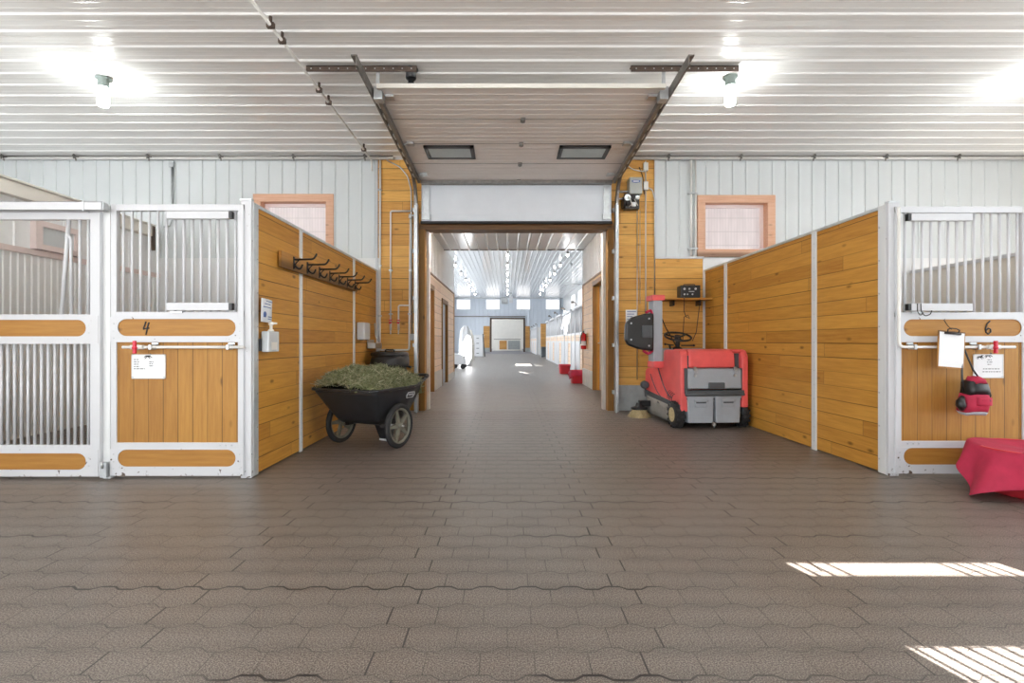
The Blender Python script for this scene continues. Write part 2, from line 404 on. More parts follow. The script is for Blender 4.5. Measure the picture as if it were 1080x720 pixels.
def text_part(s, size, name, m, parent, loc, rot=(PI/2, 0, 0), ext=.002, shear=0.0, ax='CENTER'):
    cu = bpy.data.curves.new('txt', 'FONT'); cu.body = s; cu.size = size; cu.extrude = ext; cu.shear = shear
    cu.align_x = ax; cu.align_y = 'CENTER'; cu.offset = size*.002
    t = bpy.data.objects.new('txt', cu); COL.objects.link(t)
    dg = bpy.context.evaluated_depsgraph_get(); dg.update()
    me = bpy.data.meshes.new_from_object(t.evaluated_get(dg)); bpy.data.objects.remove(t)
    me.materials.clear(); me.materials.append(M[m])
    me.transform(Matrix.Translation(Vector(loc)) @ Euler(rot).to_matrix().to_4x4())
    o = bpy.data.objects.new(name, me); COL.objects.link(o); o.parent = parent; me.name = name
    return o
SKY=4.2; EXPO=.27
# ------------------------------------------------------------------ the setting
YB = 8.61; ZC = 4.38
def ribbed(u0, u1, w0, w1, pitch, phase, prof, fn):
    """prof: list of (offset in the pitch, depth); fn(u, w, d) -> point"""
    us = [(u0, 0.0)]; k = math.floor((u0-phase)/pitch)-1
    while phase+k*pitch < u1+pitch:
        for o, d in prof:
            u = phase+k*pitch+o
            if u0 < u < u1: us.append((u, d))
        k += 1
    us.append((u1, 0.0)); m = MB()
    for (a, da), (b, db) in zip(us[:-1], us[1:]):
        m.add([fn(a, w0, da), fn(b, w0, db), fn(b, w1, db), fn(a, w1, da)], [(0, 1, 2, 3)])
    return m
CP = [(-.034, 0), (-.017, .015), (.017, .015), (.034, 0), (.078, 0), (.088, .0025), (.098, 0), (.165, 0), (.175, .0025), (.185, 0)]
WP = [(-.020, 0), (-.010, .014), (.010, .014), (.020, 0)]
def join(*ms):
    r = MB()
    for m in ms:
        o = len(r.v); r.v += m.v; r.f += [[i+o for i in f] for f in m.f]; r.sm += m.sm
    return r

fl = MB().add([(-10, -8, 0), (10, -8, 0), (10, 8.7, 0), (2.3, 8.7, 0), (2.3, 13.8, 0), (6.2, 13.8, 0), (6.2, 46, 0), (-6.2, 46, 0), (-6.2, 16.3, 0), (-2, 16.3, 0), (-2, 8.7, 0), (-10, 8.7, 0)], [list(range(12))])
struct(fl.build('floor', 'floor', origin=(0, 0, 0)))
struct(MB().add([(-6.2, 46, 0), (6.2, 46, 0), (6.2, 80, 0), (-6.2, 80, 0)], [(0, 1, 2, 3)]).build('floor', 'hallfloor', origin=(0, 0, 0)))
cf = lambda u, w, d: (w, u, ZC-d)
c = join(ribbed(-2, YB+.1, -10, 10, .267, 4.84, CP, cf), ribbed(-8, -2, -10, 1.6, .267, 4.84, CP, cf))
c.add([(-10, -8, ZC+.1), (1.6, -8, ZC+.1), (1.6, -2.1, ZC+.1), (10.2, -2.1, ZC+.1), (10.2, 8.8, ZC+.1), (-10, 8.8, ZC+.1)], [(0, 1, 2, 3, 4, 5)])
struct(c.build('ceiling', 'ceil', origin=(0, 0, ZC)))
# far wall of the front room, with window holes
WINS = [(-4.39, -3.0, 2.65, 3.74), (3.286, 4.63, 2.65, 3.72)]
wf = lambda u, w, d: (u, YB-d, w)
def wseg(x0, x1, z0, z1, ph=0.0): return ribbed(x0, x1, z0, z1, .23, ph, WP, wf)
def with_hole(x0, x1, z0, z1, hole):
    a, b, p, q = hole; a += .06; b -= .06; p += .06; q -= .06
    return join(wseg(x0, a, z0, z1), wseg(b, x1, z0, z1), wseg(a, b, z0, p), wseg(a, b, q, z1))
wb = join(with_hole(-10, -2.25, 2.6, ZC, WINS[0]), wseg(2.55, 3.2, 2.62, ZC), with_hole(3.2, 10, 2.6, ZC, WINS[1]))
struct(wb.build('wall_back', 'wallsteel', origin=(0, YB, 0)))
lb = MB().box(3.3, 3.5, YB, YB+.1, 0, 2.63).box(-6.03, -2.2, YB-.03, YB+.1, 0, 2.63).box(3.38, 10, YB-.03, YB+.1, 0, 2.63).box(-10, -6.03, YB-.03, YB+.1, 0, 2.63)
struct(lb.build('wall_back', 'liner', origin=(0, YB, 0)))
wd = MB().box(-2.25, -1.55, YB-.02, YB+.2, .0, ZC).box(1.86, 2.55, YB-.02, YB+.2, .44, ZC).box(2.55, 3.39, YB-.02, YB+.2, .44, 2.64).box(-1.55, 1.86, YB-.02, YB+.2, 3.22, ZC)
struct(wd.build('wall_back', 'wX', origin=(0, YB, 0)))
struct(MB().box(1.76, 3.39, YB-.05, YB+.2, 0, .44).build('baseboard_back', 'concrete', bevel=.01))
for a, b, z0, z1 in ((-2.27, -2.235, 2.44, ZC), (2.54, 2.57, 2.64, ZC)):
    struct(MB().box(a, b, YB-.045, YB, z0, z1).build('trim_1', 'white'))
struct(MB().box(2.55, 3.39, YB-.05, YB, 2.62, 2.655).build('trim_2', 'white'))
struct(MB().box(-10, -1.55, YB-.03, YB, ZC-.05, ZC).box(1.86, 10, YB-.03, YB, ZC-.05, ZC).build('trim_3', 'white'))
# lined opening into the aisle beyond
struct(MB().box(-1.555, -1.414, YB-.07, YB+.22, 0, 3.225).build('door_1', 'wjamb', bevel=.006))
struct(MB().box(1.726, 1.86, YB-.07, YB+.22, 0, 3.225).build('door_1', 'wjamb', bevel=.006))
struct(MB().box(-1.555, 1.86, YB-.075, YB+.22, 3.114, 3.235).build('door_1', 'whead', bevel=.006))
struct(MB().box(-1.414, -1.37, YB+.1, YB+.26, 0, 3.114).box(1.68, 1.726, YB+.1, YB+.26, 0, 3.114).build('trim_4', 'curb'))
# windows
for i, (x0, x1, z0, z1) in enumerate(WINS):
    w = bpy.data.objects.new('window_%d' % (i+1), None); COL.objects.link(w); w.location = ((x0+x1)/2, YB, z0)
    w['kind'] = 'structure'; WORLD[w.name] = Vector(w.location)
    fr = MB(); t = .135
    fr.box(x0, x1, YB-.04, YB+.02, z1-t, z1).box(x0, x1, YB-.04, YB+.02, z0, z0+t)
    fr.box(x0, x0+t, YB-.04, YB+.02, z0+t, z1-t).box(x1-t, x1, YB-.04, YB+.02, z0+t, z1-t)
    fr.build('window_frame', 'wglow', w, bevel=.006)
    rv = MB(); t -= .01
    rv.box(x0+t-.02, x0+t, YB, YB+.22, z0+t, z1-t).box(x1-t, x1-t+.02, YB, YB+.22, z0+t, z1-t)
    rv.box(x0+t-.02, x1-t+.02, YB, YB+.22, z1-t, z1-t+.02).box(x0+t-.02, x1-t+.02, YB, YB+.22, z0+t-.02, z0+t)
    rv.build('window_reveal', 'wglow', w)
    MB().box(x0+t, x1-t, YB+.17, YB+.19, z0+t, z1-t).build('window_pane', 'pane', w)
    e = .055; a, b, p_, q_ = x0+t, x1-t, z0+t, z1-t
    MB().box(a, b, YB+.13, YB+.168, q_-e, q_).box(a, b, YB+.13, YB+.168, p_, p_+e).box(a, a+e, YB+.13, YB+.168, p_+e, q_-e).box(b-e, b, YB+.13, YB+.168, p_+e, q_-e).build('window_sash', 'sash', w)  # added rim carrying the glow at the pane edges
# side wall beyond the left stall, its trim band, low window and overhanging fascia
sf = lambda u, w, d: (-6.03+d, u, w)
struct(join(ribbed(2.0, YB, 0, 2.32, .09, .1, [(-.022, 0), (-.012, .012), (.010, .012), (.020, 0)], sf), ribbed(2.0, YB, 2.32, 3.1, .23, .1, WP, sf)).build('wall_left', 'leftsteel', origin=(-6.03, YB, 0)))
struct(MB().box(-6.04, -5.99, 2.0, YB, 2.29, 2.36).build('trim_5', 'pinktrim'))
struct(MB().box(-6.3, -5.93, 2.0, 8.35, 2.95, 3.12).box(-6.3, -5.9, 2.0, 8.35, 3.12, 3.15).build('trim_6', 'cream', bevel=.008))
struct(MB().box(-5.99, -5.92, 8.3, 8.36, 2.72, 3.15).build('trim_7', 'rust'))
w = bpy.data.objects.new('window_3', None); COL.objects.link(w); w.location = (-6.0, 6.55, 2.36); w['kind'] = 'structure'; WORLD[w.name] = Vector(w.location)
fr = MB(); y0, y1, z0, z1 = 6.28, 6.95, 2.37, 2.74
fr.box(-6.04, -5.95, y0, y1, z1-.07, z1).box(-6.04, -5.95, y0, y1, z0, z0+.07).box(-6.04, -5.95, y0, y0+.09, z0+.07, z1-.07).box(-6.04, -5.95, y1-.09, y1, z0+.07, z1-.07)
fr.build('window_frame', 'pinktrim', w); MB().box(-6.0, -5.985, y0+.09, y1-.09, z0+.07, z1-.07).build('window_pane', 'wallsteel', w)
# right stall's far partition (boards and cap)
struct(MB().box(6.98, 7.06, 4.5, YB, 0, 2.36).build('wall_right', 'cream', origin=(7, YB, 0)))
struct(MB().box(6.95, 7.09, 4.5, YB, 2.36, 2.41).build('trim_8', 'white'))
struct(MB().box(9.95, 10.1, 4.4, YB, 0, ZC).build('wall_right', 'liner'))
struct(MB().box(-10.1, -9.95, 4.4, YB, 0, ZC).build('wall_left', 'liner'))
# wall behind the camera with a barred opening that lets the sun in
wr = MB().box(1.5, 10, -2.1, -2, 2.89, ZC+.1).box(1.5, 10, -2.1, -2, 2.445, 2.745).box(1.5, 2.96, -2.1, -2, 2.7, 2.95).box(4.14, 10, -2.1, -2, 2.7, 2.9).box(1.5, 10, -2.1, -2, 0, 1.55).box(1.5, 2.79, -2.1, -2, 1.5, 2.9).box(5.2, 10, -2.1, -2, 1.5, 2.9).box(1.4, 1.5, -8, -2, 0, ZC+.1)
struct(wr.build('wall_rear', 'wallsteel'))
br = MB(); x = 2.83
k = 0
while x < 5.2:
    br.cyl((x, -2.05, 1.5), (x, -2.05, 2.45), .010, n=8); x += .07
for x in (3.02, 3.10, 3.19, 3.80, 3.88, 3.96, 4.04): br.cyl((x, -2.05, 2.6), (x, -2.05, 2.9), .010, n=8)
struct(br.build('window_4', 'white'))

# ---------------------------------------------------------------- aisle beyond the opening
XL, XR, ZK = -1.757, 2.115, 3.73
kf = lambda u, w, d: (u, w, ZK-d)
struct(join(ribbed(XL-.1, XR+.1, 8.8, 13.8, .267, .02, [(-.03, 0), (-.015, .03), (.015, .03), (.03, 0)], kf), MB().box(-2, 2.4, 8.8, 13.9, ZK+.05, ZK+.1)).build('ceiling', 'hallceil', origin=(0, 11, ZK)))
struct(MB().box(XL, XR, 13.74, 13.79, ZK-.022, ZK+.03).build('rib_gap_shade', 'track'))  # dark strip standing in for shade between the ceiling rib ends
lw = lambda u, w, d: (XL+d, u, w)
rw = lambda u, w, d: (XR-d, u, w)
struct(join(ribbed(8.8, 16.35, 2.75, ZK+.1, .23, .05, WP, lw), MB().box(XL-.15, XL-.001, 13.8, 16.35, 2.75, 6)).build('wall_left', 'steel', origin=(XL, 12, 0)))
struct(join(ribbed(8.8, 13.85, 2.75, ZK+.1, .23, .05, WP, rw)).build('wall_right', 'steel', origin=(XR, 12, 0)))
def siding(x, o, spans, name, zb=.45):
    m = MB()
    for y0, y1, z0, z1 in spans: m.box(min(x, x+o), max(x, x+o), y0, y1, z0, z1)
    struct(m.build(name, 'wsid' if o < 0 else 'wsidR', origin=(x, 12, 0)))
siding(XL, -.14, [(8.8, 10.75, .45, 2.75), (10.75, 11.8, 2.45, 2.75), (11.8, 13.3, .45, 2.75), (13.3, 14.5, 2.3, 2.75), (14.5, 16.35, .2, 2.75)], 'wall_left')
siding(XR, .14, [(8.8, 10.9, .45, 2.75), (10.9, 12.18, 2.6, 2.75), (12.18, 13.85, .45, 2.75)], 'wall_right')
struct(MB().box(XL-.14, XL+.02, 8.8, 10.75, 0, .45).box(XL-.14, XL+.02, 11.8, 13.3, 0, .45).box(XL-.14, XL+.02, 14.5, 16.35, 0, .2).build('baseboard_left', 'curb', bevel=.01))
struct(MB().box(XR-.02, XR+.14, 8.8, 10.9, 0, .45).box(XR-.02, XR+.14, 12.18, 13.85, 0, .45).build('baseboard_right', 'curb', bevel=.01))
struct(MB().box(XL-.01, XL+.02, 8.8, 16.35, 2.73, 2.77).box(XR-.02, XR+.01, 8.8, 13.85, 2.73, 2.77).build('trim_10', 'whook'))
struct(MB().box(XR-.02, XR+.04, 13.82, 13.88, .1, 2.75).box(XL-.04, XL+.02, 16.3, 16.37, .1, 2.75).build('trim_11', 'whook'))
# doorways on both sides
def doorway(name, x, o, y0, y1, zt, slab, mats, handle):
    d = bpy.data.objects.new(name, None); COL.objects.link(d); d.location = (x, (y0+y1)/2, 0); d['kind'] = 'structure'; WORLD[d.name] = Vector(d.location)
    xa, xb = min(x+o*.18, x-o*.03), max(x+o*.18, x-o*.03)
    for a, b in ((y0-.02, y0+.05), (y1-.05, y1+.02)):
        MB().box(xa, xb, a, b, 0, zt).build('door_jamb', mats[0], d, bevel=.005)
    MB().box(xa, xb, y0-.02, y1+.02, zt-.06, zt+.05).build('door_head', mats[0], d, bevel=.005)
    sx = x+o*slab
    sl = MB().box(min(sx, sx+o*.045), max(sx, sx+o*.045), y0+.05, y1-.05, .02, zt-.06).build('door_leaf', mats[1], d, bevel=.004)
    WORLD[sl.name] = WORLD[d.name]
    if handle:
        MB().cyl((sx, handle, 1.15), (sx-o*.05, handle, 1.15), .018, n=10).cyl((sx-o*.05, handle, 1.15), (sx-o*.05, handle+.11, 1.15), .011, n=8).lathe([(.035, -.004), (.035, .004)], (sx-o*.004, handle, 1.15), 12, 'X').lathe([(.022, -.004), (.022, .004)], (sx-o*.006, handle, 1.28), 12, 'X').build('door_handle', 'galv', sl)
doorway('door_2', XL, -1, 10.75, 11.8, 2.45, .12, ('wjamb', 'wsid'), 0)
doorway('door_3', XL, -1, 13.3, 14.5, 2.3, .05, ('wjamb', 'bluegrey'), 0)
doorway('door_4', XR, 1, 10.9, 12.18, 2.6, .14, ('wjamb', 'doorpale'), 11.95)

# ---------------------------------------------------------------- the big hall beyond
ZH = 6.0; YF = 55.0
hf = lambda u, w, d: (u, w, ZH-d)
HP = [(-.035, 0), (-.02, .03), (.02, .03), (.035, 0)]
hc = join(ribbed(-6.2, 6.2, 16.2, YF, .267, .02, HP, hf), ribbed(-1.8, .4, 13.8, 16.2, .267, .02, HP, hf), ribbed(1.15, 3.5, 13.8, 16.2, .267, .02, HP, hf), ribbed(5.0, 6.2, 13.8, 16.2, .267, .02, HP, hf))  # gaps cut in the unseen ceiling to drop sun patches on the floor
struct(hc.build('ceiling', 'hallceil', origin=(0, 30, ZH)))
hw = MB().box(6.2, 6.3, 13.8, YF, 0, ZH)
hw.box(-6.3, -6.2, 52.01, YF, 0, ZH).box(-6.3, -6.2, 16.4, 52, 4.3, ZH).box(-1.9, 6.3, 13.8, 13.9, ZK, ZH).box(XR+.14, 6.3, 13.86, 13.95, 0, ZH).box(-6.3, XL-.001, 16.36, 16.45, 0, ZH)  # unseen left wall, kept open below so sky light floods the hall
struct(hw.build('wall_right', 'steel', origin=(6.2, 30, 0)))
HW = [(-5.57, -4.12), (-2.3, -.85), (1.05, 2.5), (4.3, 5.75)]
ff = lambda u, w, d: (u, YF-d, w)
DX0, DX1, DZ = -1.72, 1.78, 3.62
def fseg(a, b, z0, z1): return ribbed(a, b, z0, z1, .46, .1, [(-.04, 0), (-.02, .03), (.02, .03), (.04, 0)], ff)
segs = [fseg(-6.2, DX0, 0, 3.62), fseg(DX1, 6.2, 0, 3.62), fseg(-6.2, 6.2, 3.62, 4.72), fseg(-6.2, 6.2, 5.77, ZH)]
xs = [-6.2]+[q for h in HW for q in h]+[6.2]
for k in range(0, len(xs), 2): segs.append(fseg(xs[k], xs[k+1], 4.72, 5.77))
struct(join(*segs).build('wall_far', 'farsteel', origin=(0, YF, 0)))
for k, (a, b) in enumerate(HW):
    struct(MB().box(a, b, YF-.01, YF+.04, 4.72, 5.77).build('window_%d' % (5+k), 'halllight'))
for k in range(7):
    struct(MB().box(6.17, 6.22, 18+k*4.6, 20.2+k*4.6, 4.3, 5.5).build('window_%d' % (9+k), 'halllight'))
struct(MB().box(-6.2, 2.0, YF-.12, YF-.04, 3.86, 3.96).build('trim_12', 'track'))
struct(MB().box(-6.2, 6.2, YF-.06, YF, ZH-.08, ZH).build('trim_13', 'galv'))
for a, b in ((DX0-.2, DX0), (DX1, DX1+.2)):
    struct(MB().box(a, b, YF-.15, YF+.2, 0, DZ+.15).build('trim_14', 'rust'))
struct(MB().box(DX0-.2, DX1+.2, YF-.15, YF+.2, DZ, DZ+.15).build('trim_15', 'rust'))
for a, b in ((-2.62, -1.95), (2.0, 2.5)):
    struct(MB().box(a, b, YF-.1, YF, .45, 2.85).build('wall_far', 'wfar'))
    struct(MB().box(a, b, YF-.12, YF, 0, .45).build('baseboard_far', 'concrete'))
# room past the far opening
struct(MB().box(-6, 6, 78, 78.1, 0, 6).box(5.9, 6, YF, 78, 0, 6).build('wall_end', 'cream', origin=(0, 78, 0)))
struct(MB().box(-6, 6, YF+.1, 78, 4.6, 4.7).build('ceiling', 'hallceil'))
# ------------------------------------------------------------------ stalls
def plate_with_slot(m, x0, x1, z0, z1, sx0, sx1, sz0, sz1, ya, yb):
    """flat plate (x,z) with a stadium-shaped hole, thickness ya..yb"""
    r = (sz1-sz0)/2; cz = (sz0+sz1)/2; cl, cr = sx0+r, sx1-r
    inner, outer = [], []
    def arc(cx, a0, a1, cxo, xo):
        angs = [a0+(a1-a0)*i/10 for i in range(11)]
        for zc in (z0, z1):
            ca = math.atan2(zc-cz, xo-cx)
            while ca < min(a0, a1)-1e-6: ca += 2*PI
            while ca > max(a0, a1)+1e-6: ca -= 2*PI
            if min(a0, a1) < ca < max(a0, a1): angs.append(ca)
        angs.sort(reverse=a1 < a0)
        for a in angs:
            dx, dz = math.cos(a), math.sin(a); inner.append((cx+r*dx, cz+r*dz))
            ts = []
            if abs(dx) > 1e-6: ts.append((xo-cx)/dx)
            if dz > 1e-6: ts.append((z1-cz)/dz)
            if dz < -1e-6: ts.append((z0-cz)/dz)
            t = min(q for q in ts if q > 0); outer.append((cx+t*dx, cz+t*dz))
    arc(cr, -PI/2, PI/2, cr, x1); arc(cl, PI/2, 3*PI/2, cl, x0)
    n = len(inner)
    vs = [(x, ya, z) for x, z in outer]+[(x, ya, z) for x, z in inner]+[(x, yb, z) for x, z in outer]+[(x, yb, z) for x, z in inner]
    fs = []
    for i in range(n):
        j = (i+1) % n
        fs += [(i, j, n+j, n+i), (2*n+i, 3*n+i, 3*n+j, 2*n+j), (n+i, n+j, 3*n+j, 3*n+i), (i, 2*n+i, 2*n+j, j)]
    m.add(vs, fs)
    return m
def bolts(m, pts, y, r=.007):
    for x, z in pts: m.cyl((x, y, z), (x, y-.006, z), r, r*.6, 8)
def P(x, y, Y): return Vector(((x-VX)/F*Y, Y, H+(VY-y)/F*Y))

def fixed_front(side, xa, xb, Y, label, number, numx):
    """fixed half of a stall front between world x = xa..xb (xa < xb); side = -1: post at xb, +1: post at xa"""
    cx = (xa+xb)/2
    t = thing('stall_enclosure', label, 'stall front', (cx, Y, 0), 0, 'white stall fronts')
    ya, yb = Y-.022, Y+.022
    post = xb if side < 0 else xa
    # upper grille frame
    fr = MB().box(xa, xb, ya, yb, 2.335, 2.392).box(xa, xb, ya, yb, 1.405, 1.455)
    e0, e1 = (xa, xa+.05), (xb-.05, xb)
    for a, b in (e0, e1): fr.box(a, b, ya-.0015, yb+.0015, .028, 2.394)
    fr.box(xa+.04, xb-.04, ya, yb, .255, .315).build('frame', 'white', t, bevel=.005)
    sl = MB()
    plate_with_slot(sl, xa, xb, 1.19, 1.41, xa+.065, xb-.065, 1.243, 1.392, ya-.006, ya)
    plate_with_slot(sl, xa, xb, .028, .262, xa+.065, xb-.065, .107, .255, ya-.006, ya)
    bl = []
    for z in (1.225, 1.285, 1.35): bl += [(xa+.03, z), (xb-.03, z)]
    for z in (.09, .15, .215): bl += [(xa+.03, z), (xb-.03, z)]
    bl += [(xb-.1-.05*k if side < 0 else xa+.1+.05*k, .293) for k in range(3)]
    sl.build('slotted_plate', 'chip', t)
    bo = MB(); bolts(bo, bl, ya-.004); bo.build('bolt', 'galv', t)
    MB().box(xa+.02, xb-.02, ya+.002, yb-.004, 1.215, 1.405).box(xa+.02, xb-.02, ya+.002, yb-.004, .06, .262).build('wood_strip', 'wstrip', t)
    MB().box(xa+.05, xb-.05, ya+.012, yb-.006, .31, 1.2).build('wood_panel', 'wZ', t)
    n = 14; w = (xb-xa-.1)
    for k in range(n):
        x = xa+.05+w*(k+.6)/n
        MB().cyl((x, Y, 1.45), (x, Y, 2.34), .0115, n=10).build('bar', 'white', t)
    # sliding feed hatch on its two rails
    a, b = ((xb-.65, xb-.11) if side < 0 else (xa+.11, xa+.65))
    for z in (2.257, 1.465):
        h = MB().box(a, b, ya-.035, ya, z, z+.066).build('feed_hatch_rail', 'white', t, bevel=.004)
        c0, c1 = (b, b+.028) if side < 0 else (a-.028, a)
        e = MB().box(c0, c1, ya-.036, ya+.002, z+.004, z+.062).build('end_cap', 'black', h, local=True); 
        for vv in e.data.vertices: vv.co -= WORLD[t.name]
        MB().cyl((a+.13, ya-.018, z-.012), (a+.13, ya-.018, z-.003), .016, n=8)
    MB().box(a+.02, a+.12, ya-.012, ya-.002, 1.445, 1.46).build('hatch_latch', 'galv', t)
    dg = MB(); nz, ny = 1.317, ya+.0005
    if number == '4': dg.tube([(numx-.002, ny, nz+.052), (numx-.022, ny, nz-.004), (numx-.026, ny, nz-.012), (numx+.026, ny, nz-.004)], .0065, 6).tube([(numx+.024, ny, nz+.045), (numx+.012, ny, nz+.01), (numx-.002, ny, nz-.062)], .0065, 6)
    else: dg.tube([(numx+.018, ny, nz+.06), (numx-.008, ny, nz+.035), (numx-.022, ny, nz-.005), (numx-.018, ny, nz-.04), (numx+.002, ny, nz-.055), (numx+.024, ny, nz-.038), (numx+.022, ny, nz-.012), (numx+.002, ny, nz-.004), (numx-.016, ny, nz-.022)], .0065, 6)
    dg.build('painted_number', 'ink', t)
    # water pipe and valve
    zz = 1.147
    px = post+(.02 if side < 0 else -.02)
    xe = xa+.125 if side < 0 else xb-.17
    q = MB().bend([(px, Y-.075, 2.37), (px, Y-.075, zz), (xe, Y-.075, zz)] if side > 0 else [(px, Y-.085, 1.235), (px, Y-.085, zz), (xe, Y-.075, zz)], .013, 10, .05)
    return t, zz, xe, ya

def sliding_door(side, xa, xb, Y, label):
    cx = (xa+xb)/2; Y = Y-.03
    t = thing('sliding_stall_door', label, 'stall door', (cx, Y, 0), 0, 'white sliding stall doors')
    ya, yb = Y-.022, Y+.022
    fr = MB().box(xa, xb, ya, yb, 2.25, 2.32).box(xa, xb, ya, yb, 1.385, 1.43).box(xa, xb, ya, yb, .24, .30)
    fr.box(xa-.001, xa+.085, ya-.0015, yb+.0015, .03, 2.322).box(xb-.085, xb+.001, ya-.0015, yb+.0015, .03, 2.322).build('frame', 'white', t, bevel=.005)
    sl = MB()
    plate_with_slot(sl, xa+.01, xb-.01, 1.175, 1.42, xa+.115, xb-.115, 1.24, 1.383, ya-.006, ya)
    plate_with_slot(sl, xa+.01, xb-.01, .03, .262, xa+.115, xb-.115, .088, .23, ya-.006, ya)
    sl.build('slotted_plate', 'chip', t)
    bo = MB(); bolts(bo, [(x, z) for x in (xa+.09, xb-.09) for z in (1.27, 1.34, .12, .19)], ya-.004); bo.build('bolt', 'galv', t)
    MB().box(xa+.04, xb-.04, ya+.002, yb-.004, 1.19, 1.4).box(xa+.04, xb-.04, ya+.002, yb-.004, .05, .25).build('wood_strip', 'wstrip', t)
    w = xb-xa-.17; n = 22
    for k in range(n):
        x = xa+.085+w*(k+.5)/n
        MB().cyl((x, Y, .29), (x, Y, 1.2), .0125, n=8).build('lower_bar', 'white', t)
    s = 1 if side < 0 else -1
    xi = xb-.085 if side < 0 else xa+.085
    for dx in (.03, .105): MB().cyl((xi-s*dx, Y, 1.42), (xi-s*dx, Y, 2.26), .012, n=10).build('upper_bar', 'white', t)
    MB().tube([(xi-s*.20, Y, 2.26), (xi-s*.265, Y, 1.42)], .016, 10).tube([(xi-s*.205, Y-.005, 2.13), (xi-s*.185, Y, 2.09), (xi-s*.178, Y, 1.42)], .012, 10).build('yoke_rail', 'white', t)
    xo = xa+.085 if side < 0 else xb-.085
    for dx in (.03, .105): MB().cyl((xo+s*dx, Y, 1.42), (xo+s*dx, Y, 2.26), .012, n=10).build('upper_bar', 'white', t)
    MB().tube([(xo+s*.20, Y, 2.26), (xo+s*.265, Y, 1.42)], .016, 10).build('yoke_rail', 'white', t)
    return t
YL, YR = 4.35, 4.42
LX0, LX1 = -3.455, -2.298
f4, zz, xe4, ya4 = fixed_front(-1, LX0, LX1, YL, 'white barred stall front panel numbered 4, with honey wood boards below', '4', -3.145)
RX0, RX1 = 3.44, 4.615
f6, zz, xe6, ya6 = fixed_front(1, RX0, RX1, YR, 'white barred stall front panel numbered 6, with clipboard and bag hanging on it', '6', 4.255)
sliding_door(-1, -4.98, -3.525, YL, 'white sliding stall door with dense lower bars, left of stall panel 4')
sliding_door(1, 4.69, 5.85, YR, 'white sliding stall door past the right end of stall panel 6')
# gap posts, tracks
for xa, xb, Y, lab in ((-3.525, -3.46, YL, 'slim white steel post between sliding door and stall panel 4'), (4.62, 4.685, YR, 'slim white steel post between stall panel 6 and its sliding door')):
    t = thing('door_post', lab, 'post', ((xa+xb)/2, Y, 0), 0, 'slim posts beside stall doors')
    MB().box(xa, xb, Y-.02, Y+.04, 0, 2.39).build('post', 'steel', t, bevel=.004)
    MB().box(xa+.005, xb-.005, Y-.06, Y-.02, .02, .15).cyl((xa+.03, Y-.065, .1), (xa+.03, Y-.065, .16), .009, n=8).build('floor_guide', 'galv', t)
def track(xa, xb, Y, lab, endx):
    t = thing('door_track', lab, 'door track', ((xa+xb)/2, Y, 2.315), 0, 'overhead stall door tracks')
    y0, y1, z0, z1 = Y-.115, Y-.055, 2.315, 2.39
    m = MB().box(xa, xb, y0, y0+.004, z0, z1).box(xa, xb, y1-.004, y1, z0, z1).box(xa, xb, y0, y1, z1-.004, z1).box(xa, xb, y0, y0+.02, z0, z0+.004).box(xa, xb, y1-.02, y1, z0, z0+.004)
    m.build('rail', 'white', t)
    s = 1 if endx > (xa+xb)/2 else -1
    MB().box(min(endx-s*.16, endx-s*.15), max(endx-s*.16, endx-s*.15), y0-.004, y1+.004, z0-.006, z1+.006).box(endx-.012, endx+.012, y0+.006, y1-.006, z0+.008, z1-.008).build('end_stop', 'galv', t)
    MB().box(xa+.3, xa+.34, y1, Y+.03, z0, z1).box(xb-.16, xb-.11, y1, Y-.02, z0, z1).build('bracket', 'white', t)
track(-5.0, -3.46, YL, 'white boxed overhead track above the left sliding stall door', -3.46)
track(4.66, 5.9, YR, 'white boxed overhead track above the right sliding stall door', 4.66)
# rest of the left stall front outside the picture edge
t = thing('stall_enclosure', 'white barred panel closing the far left end of the left stall', 'stall front', (-5.5, YL, 0))
MB().box(-5.98, -5.01, YL-.021, YL+.021, 2.335, 2.392).box(-5.98, -5.01, YL-.02, YL+.02, 1.19, 1.45).box(-5.98, -5.01, YL-.02, YL+.02, .03, .31).box(-5.98, -5.93, YL-.02, YL+.02, 0, 2.39).box(-5.06, -5.01, YL-.02, YL+.02, 0, 2.39).build('frame', 'white', t, bevel=.004)
MB().box(-5.93, -5.06, YL-.01, YL+.016, .31, 1.19).build('wood_panel', 'wZ', t)
for k in range(11): MB().cyl((-5.9+k*.083, YL, 1.45), (-5.9+k*.083, YL, 2.34), .0115, n=8).build('bar', 'white', t)

